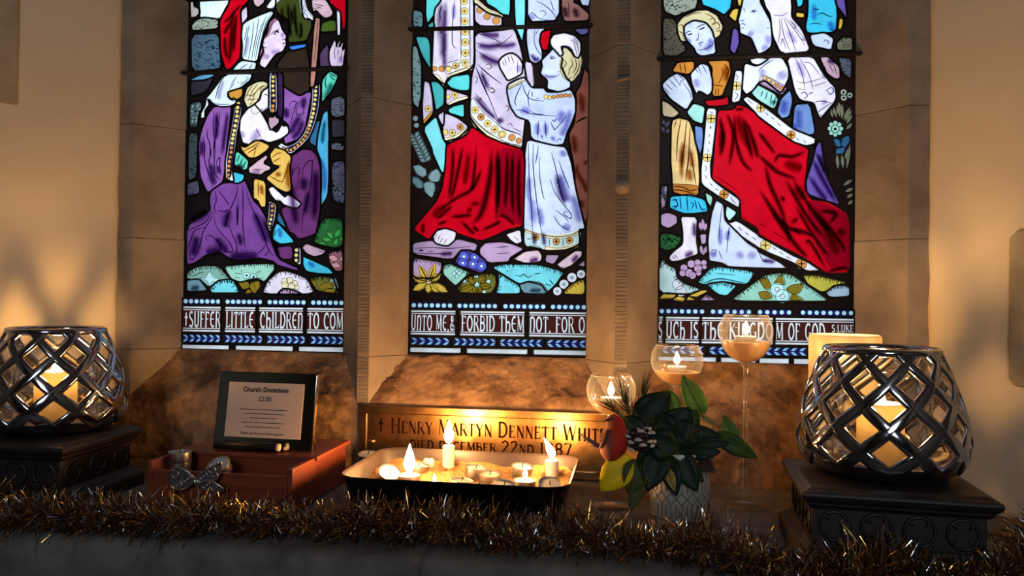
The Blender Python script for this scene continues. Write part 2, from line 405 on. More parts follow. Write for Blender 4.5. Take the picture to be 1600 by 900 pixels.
# ------------------------------------------------------------------ stained glass
# Traced panes: "letter:" opens a patch of the photograph, x,y are ninths of a hundredth of that patch; x,y,r is a disc
PATCH = {}
for i, c in enumerate('abcdefgh'): PATCH[c] = ((280, 400)[i % 2], (0, 100, 220, 320)[i//2], 1/6)
for i, c in enumerate('ijklmnop'): PATCH[c] = ((635, 775)[i % 2], (0, 100, 220, 330)[i//2], 1/6)
for i, c in enumerate('qrstuvwx'): PATCH[c] = ((1025, 1185)[i % 2], (0, 110, 220, 320)[i//2], 160/900)
GC = dict(blk=(20,15,17), brn=(26,17,15), sky=(222,246,250), pale=(196,186,186), sto=(152,162,150), sla=(70,95,115), str=(90,150,190),
 rock=(46,43,54), slad=(60,72,78), slv=(74,74,96), red=(196,4,28), wht=(226,228,244), lil=(206,192,220), fle=(222,196,210), fl2=(206,172,188),
 fl3=(190,156,176), grn=(56,66,28), gr2=(66,90,32), wood=(176,122,112), drab=(46,34,27), blu=(62,128,232), lid=(76,56,88),
 tea=(96,208,184), sbl=(76,168,214), dbl=(46,98,140), sl2=(86,92,108), shr=(40,98,52), lef=(70,160,80), pin=(150,96,112), pi2=(206,150,160),
 pur=(138,88,164), pu2=(116,66,142), pu3=(100,48,104), pu4=(54,32,68), navy=(24,22,60), bead=(232,204,120), bea2=(206,140,70), cya=(70,190,222),
 vei=(214,230,238), gold=(226,182,92), gol2=(200,140,56), fac=(222,200,228), mau=(152,112,132), blo=(212,202,160), bab=(236,226,242),
 gg=(132,178,168), gb=(112,152,168), gcy=(122,220,236), gpc=(186,236,242), mint=(152,208,192), oli=(132,112,32), olg=(108,110,48), snow=(230,222,244),
 slt=(96,132,142), slu=(122,150,156), teal=(92,208,212), tel2=(68,166,170), tel3=(124,218,228), rob=(222,212,234), hem=(240,228,190), ros=(140,96,92), ros2=(124,70,58),
 indi=(90,90,150), wbl=(196,208,242), wb2=(208,218,246), dred=(146,0,26), lav=(172,142,178), lav2=(192,158,198), dkb=(70,60,130), rbl=(92,102,218),
 yel=(216,182,72), orb=(200,130,50), crm=(236,202,140), brow=(186,116,48), tan=(200,180,150), per=(112,142,202), vio=(104,80,162), aq=(58,186,224),
 grs=(112,112,92), gr3=(86,78,68), tq=(162,222,216), pmi=(190,218,222), yol=(192,182,72), icy=(166,192,216), txt=(72,31,28), brd=(26,30,96), chv=(150,204,246), wbar=(236,246,255))
POLY_L = '''
sky 200,-300 520,-300 480,0 430,80 385,175 190,165 205,110 195,60
pale 110,-300 130,-300 130,60 180,80 185,130 150,160 110,165
sto:h 120,240 165,190 230,170 370,185 365,265 250,275 120,282
sla:h 115,325 370,315 385,560 395,640 120,670
str:n 110,745 200,715 330,705 240,745
rock 110,765 240,760 330,720 250,860 110,900
slad:h c:105,370 200,350 215,400 180,470 170,590 100,590
slad:h c:100,650 175,640 e:165,180 160,340 90,380 90,100
slv:h e:80,400 180,370 195,490 80,515
red a:490,-300 650,-300 650,10 570,80 580,200 570,540 520,600 470,650 440,650 395,500 385,200 410,150 480,30
lil a:585,100 635,55 640,170 590,235
fl2 a:690,-160 810,-160 800,20 740,70 700,40
grn b:200,-160 420,-160 420,60 440,180 520,190 520,260 470,380 400,390 300,400 330,200 190,110
wht:p b:100,70 150,0 225,-10 150,75
wht:p b:410,-40 445,-20 470,90 530,160 530,190 460,180 430,110
gr2 b:620,220 700,190 760,200 755,290 600,300
fl2 b:520,0 650,-5 690,60 720,120 710,150 650,170 600,130 570,90 540,115 530,60
red b:690,-160 840,-160 835,270 815,290 800,120 740,60 690,20
wht b:758,85 788,120 788,335 766,335 760,140
drab b:300,480 470,420 500,640 d:500,260 400,310 250,190 210,70 b:200,600
lid b:600,500 670,400 700,620 600,625
wood b:555,165 605,165 d:548,215 505,215
blu b:300,440 380,425 480,415 470,440 330,470
fac b:690,480 740,370 750,400 745,450 760,430 790,375 800,390 780,460 810,380 818,400 800,480 840,440 825,520 815,620 700,620 690,560
dbl d:540,560 600,520 600,640 575,780 500,740
tea d:620,160 690,65 770,110 750,160 700,260 620,370
sbl d:630,470 670,420 680,700 f:675,20 678,330 668,520 605,635 622,420 615,190 575,80 580,0 d:590,650
sl2:h d:705,330 790,300 830,330 830,480 760,500 705,480
rock d:710,520 830,520 830,680 710,690
sl2:h d:705,740 780,740 830,770 820,810 705,800
slv:h f:710,200 830,180 830,600 720,560
shr:s h:540,350 630,120 810,130 810,380 740,400 600,370
lef:p h:660,250 710,270 725,310 690,310
lef:p h:740,260 790,225 785,280 740,310
lef:p h:620,310 680,310 710,335 650,345
lef:p h:580,365 630,350 660,365 600,375
lef:p h:725,370 735,340 770,310 760,370
lef:p h:785,310 815,305 815,330 790,330
pin:s h:680,450 810,420 810,620 750,620 690,540
pi2:p h:675,485 730,475 770,510 720,530
pi2:p h:780,520 810,475 812,530
pi2:p h:705,560 760,540 795,585 730,590
pur c:330,400 490,400 470,560 440,800 435,900 e:410,380 330,440 270,490 200,330 190,100 c:190,880 185,760 215,620 270,480
pu3 f:335,150 440,80 520,90 570,140 600,260 600,640 570,800 h:560,270 400,320 350,260 f:320,860 230,640 320,600 410,600 420,570 330,500 320,200
pu2 e:295,480 410,400 520,395 610,360 690,560 750,620 810,720 g:840,260 900,370 h:110,260 200,510 400,600 390,615 200,560 g:890,525 750,490 560,515 460,490 380,430 240,470 150,540 75,565 75,200 300,60 e:290,580
pu3:p h:200,400 330,395 335,500 240,500
pur d:250,200 320,260 410,310 500,260 520,270 490,430 460,600 400,700 270,750 260,690 320,600 300,560 250,520
pu4 d:205,70 250,90 250,520 200,480
tea e:540,95 650,190 640,260 610,275 515,220 520,150
cya e:500,290 615,320 600,370 550,395 510,390
wht c:530,380 590,390 575,480 540,640 510,900 e:495,300 510,385 480,370 440,350 440,200 c:445,880 490,620
navy:n c:540,385 578,395 560,480 525,640 500,900 e:480,340 452,350 455,200 c:460,860 503,600
bead:p c:555,372,18 550,408,18 545,447,18 543,490,18 535,533,18 525,580,18 518,624,18 510,663,18 504,700,18 497,742,17
bea2:p c:491,785,17 487,828,17 480,872,17 e:478,153,17 472,195,17 467,237,17 463,278,16 461,320,15 463,352,13
wht d:128,80 192,80 197,462 128,462
navy:n d:145,80 178,80 182,462 143,462
bead:p d:162,122,16 162,162,16 160,207,16 163,250,16 166,295,16
bea2:p d:170,345,16 160,395,18 158,437,19
wht d:530,225 600,185 600,250 585,420 550,560 500,680 430,760 330,840 290,825 200,770 240,740 290,780 380,740 450,660 490,560 520,420 530,300
navy:n d:542,225 588,195 588,250 572,420 537,555 490,670 420,748 330,824 290,812 240,765 290,792 388,750 460,668 503,562 533,420 543,300
bead:p d:565,215,15 560,255,17 559,295,17 555,335,17 549,378,17 543,420,17 538,464,17 527,500,17 517,540,17 506,576,16
bea2:p d:496,610,16 483,643,16 466,677,16 445,708,16 421,735,16 393,763,16 363,786,16 329,806,15 295,805,13 265,790,11
wht f:125,560 190,600 175,740 130,860 105,800 120,680
navy:n f:133,575 175,603 160,740 130,835 115,795 132,690
bea2:p f:153,612,16 153,655,16 149,698,16
bead:p f:141,737,16 131,777,15 122,810,12
wht h:355,395 418,395 418,570 355,530
navy:n h:360,395 402,395 402,550 358,525
bead:p h:382,425,18 378,472,18 378,520,17
dbl h:210,60 260,160 285,220 230,180 200,140
cya h:195,165 370,355 230,365 155,320 175,220
cya h:440,485 560,540 690,600 730,645 590,640 470,620 445,560
fl3 h:435,400 470,365 560,400 655,430 640,455 550,485 470,450
vei a:600,230 640,200 750,150 870,105 885,125 830,200 790,310 760,420 730,580 590,555 600,430 590,330
vei a:590,570 725,590 715,655 490,660 550,600
vei c:430,100 690,95 665,150 590,215 530,240 450,265 450,310 490,350 545,315 530,365 480,390 390,395 330,375 280,320 260,330 280,380 240,430 235,510 210,510 205,470 250,390 260,320 290,290
gol2 c:455,270 600,225 590,300 545,330 520,320 480,320
fac b:110,300 130,210 180,165 220,210 240,280 288,345 270,370 285,410 270,440 250,480 190,500 140,560 100,620 90,640 35,610 50,540 80,480 65,420 80,360
mau:n b:185,160 195,185 150,230 120,330 75,362 70,330 110,240
mau:n b:62,450 80,490 45,560 38,520
bab c:640,430 700,380 760,450 790,500 850,610 d:200,650 235,590 245,570 255,590 290,580 305,620 300,650 230,700 120,735 50,700 c:730,720 680,750 600,740 570,620 580,510
bab:p c:770,240 830,220 855,300 840,330 850,360 830,400 770,440 700,470 680,400 740,340
blo c:610,330 640,220 730,170 800,165 835,190 820,220 770,250 750,330 690,380 640,410 620,360
fl3 d:120,560 125,490 150,510 185,485 190,510 215,510 215,550 180,580 140,620
gold c:570,760 620,790 720,720 770,730 850,770 830,800 730,870 660,880 600,820
gold f:130,130 180,65 260,90 330,150 310,250 330,470 280,480 200,440 90,350 170,290 230,240 160,220
gold e:700,350 810,380 810,620 770,620 740,550 700,540
fl2 e:650,260 690,230 740,190 825,130 830,160 780,210 865,250 850,270 810,280 770,315 660,300
bab f:120,450 150,425 220,490 275,540 290,510 330,520 420,590 400,620 350,625 250,590 240,560 190,560 140,500
gg:s g:75,640 150,590 260,570 370,580 480,700 380,700 280,770 200,700 75,690
gb g:75,710 190,700 270,800 75,810
gcy:s g:285,790 370,715 500,700 555,800 550,820 300,820
gpc:p g:245,685 290,625 320,680 370,695 350,730 310,720 290,770 265,720 195,690
mint:s g:415,580 640,560 890,555 895,600 800,720 720,680 570,720 490,690
oli:p g:550,720 640,720 660,770 600,790
oli:p g:670,740 745,715 755,760 710,830 665,780
oli:p g:620,830 650,790 680,820
gpc:p g:632,663,30 697,675,30
navy:n g:632,663,11 697,675,11
snow:s h:55,830 110,720 200,640 270,620 400,660 480,700 555,830
lav2:s h:200,830 250,790 340,800 440,830
hem:p h:270,715,28 318,710,30 270,750,32 335,760,32 365,735,25 385,775,20
olg:s h:500,690 600,670 720,690 750,780 740,830 570,800
oli:p h:510,700 550,700 570,760 545,770
oli:p h:580,780 640,730 700,740 720,780 620,790
oli:p h:600,820 700,780 780,820
pmi:p h:690,700 740,690 765,780 740,785 735,720 700,720
'''
POLY_C = '''
slt:h i:65,90 150,110 155,255 65,255
slu:h i:60,420 100,440 140,620 135,830 k:135,300 110,420 60,360
slu:p k:85,510,26 95,575,25
slu:p m:65,235 120,230 180,270 185,320 150,340 100,310
slu:p m:205,340 240,290 290,265 320,320 300,380 230,380
slu:p m:160,400 210,385 260,400 265,450 240,530 180,480
slt:p m:60,340 100,345 150,390 150,440 110,440 60,390
teal i:200,-300 345,-300 345,0 270,120 195,225 185,130
tel2 i:85,340 200,350 220,420 225,660 150,520
lil k:170,150 215,180 240,320 250,460 160,580 155,400
gol2:p k:155,545 240,440 250,470 170,570
bead:p k:205,420,30
tel2 k:230,160 290,170 350,230 350,380 280,440 260,310
tel3 k:160,605 280,490 310,600 335,700 375,760 365,900 m:350,290 335,300 250,110 k:250,800
rob i:270,90 340,0 340,-300 600,-300 625,0 630,600 590,650 390,720 355,790 290,730 245,690 260,300
wht:p i:500,-300 590,-300 598,0 600,600 560,640 380,690 370,620 510,560
bead:p i:540,-80,34 540,12,34 545,105,34 547,200,34 552,300,34 553,397,34 553,498,34 550,590,34 463,618,32 395,645,28
bea2:p i:330,645,28 265,645,24
hem:p i:380,715 480,660 590,625 635,600 625,640 500,690 390,730
hem:p i:250,695 300,708 350,780 355,800 290,735
tel2 i:200,240 250,200 262,245 215,265
teal k:380,180 430,120 595,95 590,250 500,245 420,220
lil k:375,230 480,270 580,300 585,320 480,350 390,390 375,370
hem:p k:375,385 450,335 580,300 585,320 480,355 390,390
bead:p k:455,290,30 390,310,22
teal k:390,430 450,395 540,375 540,505 470,475 400,455
lil k:360,460 480,510 570,580 575,600 480,690 360,720 345,640 350,540
hem:p k:350,690 440,680 570,595 575,620 500,695 400,720 350,715
bead:p k:362,640,28 430,645,31
bea2:p k:505,590,30
lil k:295,480 350,440 345,580 330,560
lil i:640,30 760,130 895,165 895,240 700,240 645,200
bea2:p i:688,95,30 757,155,32 842,195,36
hem:p i:640,-60 660,0 760,90 900,140 900,170 760,125 640,25
teal i:700,-300 895,-300 j:130,-300 130,150 60,130 i:830,70 750,30
lil i:645,310 895,290 j:170,270 230,460 l:290,200 280,400 250,690 245,790 k:895,740 780,690 680,600 600,490 605,330 i:620,700 650,600
hem:p k:600,455 650,540 760,640 895,710 l:100,740 245,770 245,800 60,745 k:880,735 740,670 640,580 600,490
wht:p k:605,340 630,330 700,430 800,520 900,590 l:60,610 240,680 245,770 100,735 k:880,705 770,640 660,545 600,450
bead:p k:645,433,32 763,560,33 828,615,34 890,660,30 l:65,660,32
bea2:p k:700,497,33 l:150,690,33 215,720,28
lil:p j:280,580 335,600 350,800 l:330,210 270,140
tel3 j:170,-300 275,-300 270,220 245,400 190,260 180,120
wbl j:300,-300 590,-300 590,190 300,205
wbl j:290,270 360,255 460,255 430,320 410,400 430,500 425,560 370,595 320,570 290,400
red j:430,300 520,280 500,340 480,470 440,470 415,390
ros j:610,-300 760,-300 720,20 760,40 870,130 870,190 640,200 620,120
wbl j:730,-300 880,-300 875,60 800,50
indi j:720,275 870,265 860,310 800,330
ros2 l:830,30 870,100 n:860,0 860,700 840,780 750,480 740,250 690,0 l:690,650 740,560 760,350 750,270 800,190
wb2 j:540,450 600,530 620,560 600,620 650,730 700,780 690,820 600,860 480,830 490,750 420,690 440,620 430,570 500,500
blo:p j:620,540 640,440 740,530 770,540 790,500 800,570 780,680 710,765 640,730 610,680 600,600
bab j:510,380 540,330 640,310 740,340 790,400 790,480 770,540 740,530 700,450 640,430 600,440 625,500 610,530 560,470 520,430
bab j:30,580 60,540 110,510 160,505 210,540 245,600 240,690 110,755 70,680 45,640
red k:385,760 560,680 610,590 760,690 895,745 l:100,760 245,800 265,900 n:265,700 245,800 p:100,170 0,220 o:700,278 480,205 390,160 300,155 245,215 215,268 80,180 m:75,820 280,580 340,450 370,250 380,60
dred:n n:40,60 265,90 265,790 200,780 110,700 30,680
wbl l:110,200 200,150 270,130 330,230 450,230 470,270 600,270 700,240 740,330 740,450 700,560 660,640 630,750 540,760 330,700 320,530 200,490 140,400 110,270
wht:p l:108,200 255,130 268,160 122,238
bead:p l:125,222,11 148,210,11 172,198,11 196,186,11 220,174,11 244,162,11
bead:p l:468,308,19 503,316,18
bea2:p l:540,312,18 580,303,18 617,300,18 655,295,18 692,297,17
wb2 l:290,710 540,770 650,780 n:700,200 740,450 820,780 p:830,160 770,170 780,310 640,360 470,365 360,330 280,330 265,280 n:265,760 280,200 l:275,850
pmi:p p:270,170 350,200 540,240 700,230 790,190 780,300 700,350 470,365 370,320 280,330 265,250
hem:p p:460,330 600,345 770,310 775,325 600,370 470,365
hem:p p:270,165 350,198 540,235 700,222 780,180 785,200 700,245 540,258 350,215 270,185
bea2:p p:375,245,30 565,285,32 690,275,32
blk:n p:375,245,11 565,285,12 690,275,12
lav o:60,300 240,275 330,325 400,310 480,260 670,310 650,370 500,370 430,450 60,400
lav2 o:690,350 740,300 900,290 p:150,310 265,350 130,430 120,470 o:770,480 690,400
lav p:470,410 600,410 540,500 460,470
lav p:760,510 830,460 835,520
bab o:255,240 290,185 370,165 470,200 450,270 390,320 320,310 270,290
bab p:90,220 230,170 240,290 190,305 140,270
fle p:160,450 270,380 400,365 430,420 420,470 280,485
fle p:570,500 650,440 750,370 805,375 800,420 700,510 620,540
lav2:s o:65,440 200,460 330,480 320,560 270,620 65,620
mint:s o:345,520 400,490 600,580 540,620 460,700 400,640 350,590
gpc:p o:472,563,16 450,585,18 495,585,18 472,607,18
dkb o:460,470 510,370 600,370 740,460 760,530 700,580 600,540 480,500
rbl:p o:540,425,44 640,432,42 530,485,42 625,495,44 705,515,44
sky:p o:540,425,15 640,432,14 530,485,14 625,495,15 705,515,15
olg:s o:480,720 560,620 720,590 830,590 840,690 790,770 500,760
oli:p o:570,610 640,660 640,690 600,680
oli:p o:640,690 500,750 540,700 600,690
oli:p o:665,730 640,765 690,765
oli:p o:690,670 750,615 720,680
oli:p o:700,700 790,710 720,735
gpc:p o:545,655,18 655,612,18 770,658,18 730,757,17 663,690,27
gcy:s o:800,530 895,500 p:120,500 400,505 640,570 560,680 480,760 430,680 300,650 220,680 0,545
gcy:s p:20,580 220,700 230,770 0,770 30,680
gb:p p:220,690 300,655 420,670 475,730 470,765 270,765
wht:p p:798,590,40 712,622,45 637,685,44 575,750,40
mint:p p:798,590,12 712,622,13 637,685,13 575,750,12
yel:s p:620,770 680,710 780,650 830,640 830,780
'''
POLY_R = '''
sto:h q:60,-300 370,-300 360,70 240,110 170,140 70,100
gr3:h q:65,150 170,170 200,320 270,440 180,490 65,490
aq q:390,-300 670,-300 660,60 600,130 520,80 400,40
yel q:700,-300 770,-300 750,60 720,50
yel q:640,140 680,80 730,70 700,200
vio q:650,440 680,240 720,260 730,380 690,480
orb q:140,630 190,550 340,540 330,620 290,650 220,640
orb q:450,540 640,530 660,640 610,760 580,840 500,850 490,700 500,600
crm s:140,440 200,420 290,440 330,560 370,760 u:380,330 370,480 250,480 150,450 145,300 s:135,800
brow:p u:150,380 380,400 350,490 240,480 150,450
aq u:125,490 300,480 430,520 460,620 340,635 240,635 120,590
bab u:215,665 360,670 350,880 w:365,400 370,430 200,490 130,495 115,460 160,410 240,350 240,230
tan s:55,260 110,290 210,380 150,415 60,400
per s:340,480 410,500 415,640 390,750 350,620
tq s:270,370 330,290 430,320 410,475 330,440
wb2 q:230,230 330,180 430,180 490,260 510,330 525,470 400,490 360,470 340,420 270,350
blo q:190,210 240,150 360,95 450,90 540,140 590,230 560,310 520,340 500,260 440,190 330,170 240,220 240,300 270,370 220,360 195,280
wb2 q:305,650 400,555 460,580 490,700 490,800 460,840 380,790 360,830 320,740
wb2 q:60,740 120,680 190,645 260,690 310,790 325,870 s:320,250 270,350 130,250 65,160
wb2 q:725,180 740,130 770,0 770,-300 895,-300 r:0,0 110,200 115,400 60,450 0,470 q:900,470 870,400 840,330 740,290 740,230
grs:h r:690,380 740,330 825,330 825,440 690,440
sl2:h r:700,500 820,520 810,700 740,640
sto:p r:748,812,28 803,838,25 750,860,28
blk:n r:748,812,11 803,838,10 750,860,11
aq r:320,-300 400,-300 390,50 340,70
aq r:440,-300 640,-300 690,120 680,280 430,290 415,240 440,130
vio r:640,-300 720,-300 780,190 740,110 690,50
yel r:330,110 410,120 400,155 330,150
yel r:700,270 715,150 745,170 730,250
wbl r:450,310 580,290 660,340 640,440 480,400
fl3 r:540,500 610,500 710,590 715,690 670,690 600,640
mint:p t:675,462,20 710,476,20 726,512,20 712,550,20 675,565,20 640,550,20 625,512,20 640,476,20 675,515,34
blk:n t:675,515,13
dbl:p t:665,600 710,610 720,670 680,660
dbl:p t:730,660 740,600 790,575 800,620 760,680
dbl:p t:680,730 690,690 760,680 740,730
vio t:540,600 590,900 v:600,330 720,570 600,525 430,465 420,360 480,180 520,0 t:480,720
wht q:780,550 880,590 r:0,580 100,510 210,510 260,600 265,680 200,820 60,700 0,720 q:850,790 790,830 760,780
wht q:820,525 900,510 r:90,515 0,570 q:850,560
tq q:840,820 900,750 r:0,750 150,830 170,880 t:180,240 140,345 0,260 s:850,210
lav2:p r:0,720 50,665 245,770 205,828
bead:p r:55,685,16 92,705,17 130,728,17
bea2:p r:165,752,17 200,775,17
per t:165,370 200,250 280,170 300,260 270,400 210,425
per t:320,300 450,290 500,560 400,570 300,520
snow r:-20,-300 250,-300 290,50 285,150 380,260 460,450 200,470 130,320 110,130 60,50
snow r:250,505 480,500 560,640 620,720 670,770 680,860 t:668,270 540,425 520,370 490,280 370,260 330,200 310,130 r:300,700
red s:545,350 680,350 720,300 800,330 900,400 t:0,420 250,600 430,690 v:440,70 420,250 400,420 460,520 620,540 800,650 x:805,600 600,600 400,460 0,260 w:900,210 750,120 u:750,650 740,520 690,460 490,330 s:500,880 530,500
dred:n v:440,530 560,545 800,655 x:805,555 640,560 520,360 v:440,620
red s:420,270 600,250 630,220 640,300 560,310 450,310
wht s:450,330 530,335 520,500 490,750 u:475,200 480,330 560,400 735,520 735,590 560,490 400,380 400,250 s:410,780 430,560
bead:p s:483,425,38 452,768,36
bea2:p u:598,470,40
wht s:700,0 760,0 740,270 665,290 680,130
bead:p s:708,137,38
wht s:760,250 800,230 900,290 t:0,290 60,330 300,520 500,600 495,640 420,660 300,620 0,400 s:880,370
bead:p t:20,330,38
bea2:p t:285,568,38
wht w:640,160 710,140 900,270 x:0,280 110,340 300,450 420,500 545,580 430,580 300,500 100,420 0,370 w:900,370 720,250
bead:p x:62,355,45
bea2:p x:378,518,48
mint u:430,450 500,490 480,590 450,530
gpc u:620,570 715,630 640,710 610,650
wb2 u:530,520 590,560 600,700 650,750 800,900 w:900,400 x:0,420 190,510 260,555 w:900,550 640,540 580,505 470,490 465,400 u:460,880 490,650
lav2 u:45,650 100,630 180,660 190,720 110,770 45,740
slv:h u:45,400 100,380 90,560 45,620
shr:h w:40,260 110,250 230,290 180,370 100,400 40,380
lav2 w:385,260 440,250 440,340 400,350
lav2:p w:310,520,34 365,510,30 245,555,32 235,600,30 290,600,36 320,620,32 370,560,36 420,510,26 425,545,22 375,600,24
pmi:s w:30,560 60,470 100,530 170,560 180,640 240,690 320,720 400,740 300,780 30,770
wht:p w:190,700,46 220,760,46
yel:p w:30,820 90,770 175,790 150,815
yel:p w:300,800 330,760 455,755 360,805
yel:p w:150,830 200,805 250,825 240,840
yel:p w:270,830 290,810 340,835
lav2:s w:370,840 450,785 540,840
gcy:s w:365,680 500,540 880,590 800,700 600,670 420,700
gcy:s w:440,700 600,680 710,710 620,800 540,780
mint:s w:640,840 780,750 900,660 x:60,620 200,600 300,620 400,690 600,830 590,845
oli:p x:0,650 80,650 110,730 60,740
oli:p x:135,690 200,610 235,700
oli:p x:245,740 300,705 400,700 350,780 280,775
oli:p x:0,770 80,760 120,815 30,830
oli:p x:275,840 300,785 400,835
gpc:p x:165,745,60 210,805,60
wht:p x:165,745,20 210,805,20
yol:s x:390,620 500,620 800,690 700,700 560,770 430,690
icy:s x:580,780 680,710 800,715 800,800 640,810
'''
def petals(c, cx, cy, tips, w, col, flag='p'):
    out = []
    for x, y in tips:
        dx, dy = x-cx, y-cy; L = math.hypot(dx, dy); nx, ny = -dy/L*w/2, dx/L*w/2
        out.append(f'{col}:{flag} {c}:{cx+dx*.12:.0f},{cy+dy*.12:.0f} {cx+dx*.45+nx:.0f},{cy+dy*.45+ny:.0f} {cx+dx*.75+nx*.8:.0f},{cy+dy*.75+ny*.8:.0f} {x:.0f},{y:.0f} {cx+dx*.75-nx*.8:.0f},{cy+dy*.75-ny*.8:.0f} {cx+dx*.45-nx:.0f},{cy+dy*.45-ny:.0f}')
    return '\n'.join(out)+'\n'
POLY_C += petals('o', 210, 663, ((115,512),(272,490),(320,588),(388,758),(300,758),(205,765),(62,742),(58,622)), 52, 'yel')+'hem:p o:210,663,22\n'
POLY_C += ''.join(petals('m', 80+k*15, -30+k*32, ((80+k*15-58, -30+k*32-22), (80+k*15+34, -30+k*32-52)), 26, 'slu') for k in range(8))
POLY_C += petals('o', 663, 690, ((570,605),(750,612),(795,712),(690,770),(640,770),(500,755)), 56, 'oli')+'gpc:p o:663,690,27\n'
POLY_L += petals('c', 150, 470, ((118,372),(190,352),(108,425),(208,398),(104,480),(190,445),(118,560),(165,560)), 30, 'slu')
POLY_L += petals('f', 765, 450, ((730,380),(800,380),(725,440),(815,450),(740,520),(800,530)), 30, 'sl2')
def blades(c, segs, w, col):
    return ''.join(petals(c, a, b, ((x, y),), w, col, 'n') for a, b, x, y in segs)
POLY_R += blades('t', ((655,415,640,350),(690,420,660,330),(718,415,690,310),(724,370,706,285),(742,445,805,325),(758,455,818,350),(770,475,822,395),(770,520,820,470),(703,880,690,745),(745,870,735,745),(760,790,790,690),(772,895,805,650),(735,440,735,300)), 12, 'grs')
POLY_R += blades('v', ((740,395,820,345),(760,450,825,420),(775,500,825,470),(785,560,825,530)), 14, 'grs')
POLY_R += blades('s', ((80,480,60,440),(85,500,115,450),(75,540,50,500),(90,550,115,520)), 10, 'slv')
POLY_R += blades('u', ((70,620,60,500),(60,560,45,480),(85,480,95,385),(400,790,385,720),(415,790,410,690),(425,790,440,730)), 16, 'lav')
POLY_R += blades('w', ((420,440,408,400),(405,440,395,360),(430,430,440,370)), 16, 'lav')
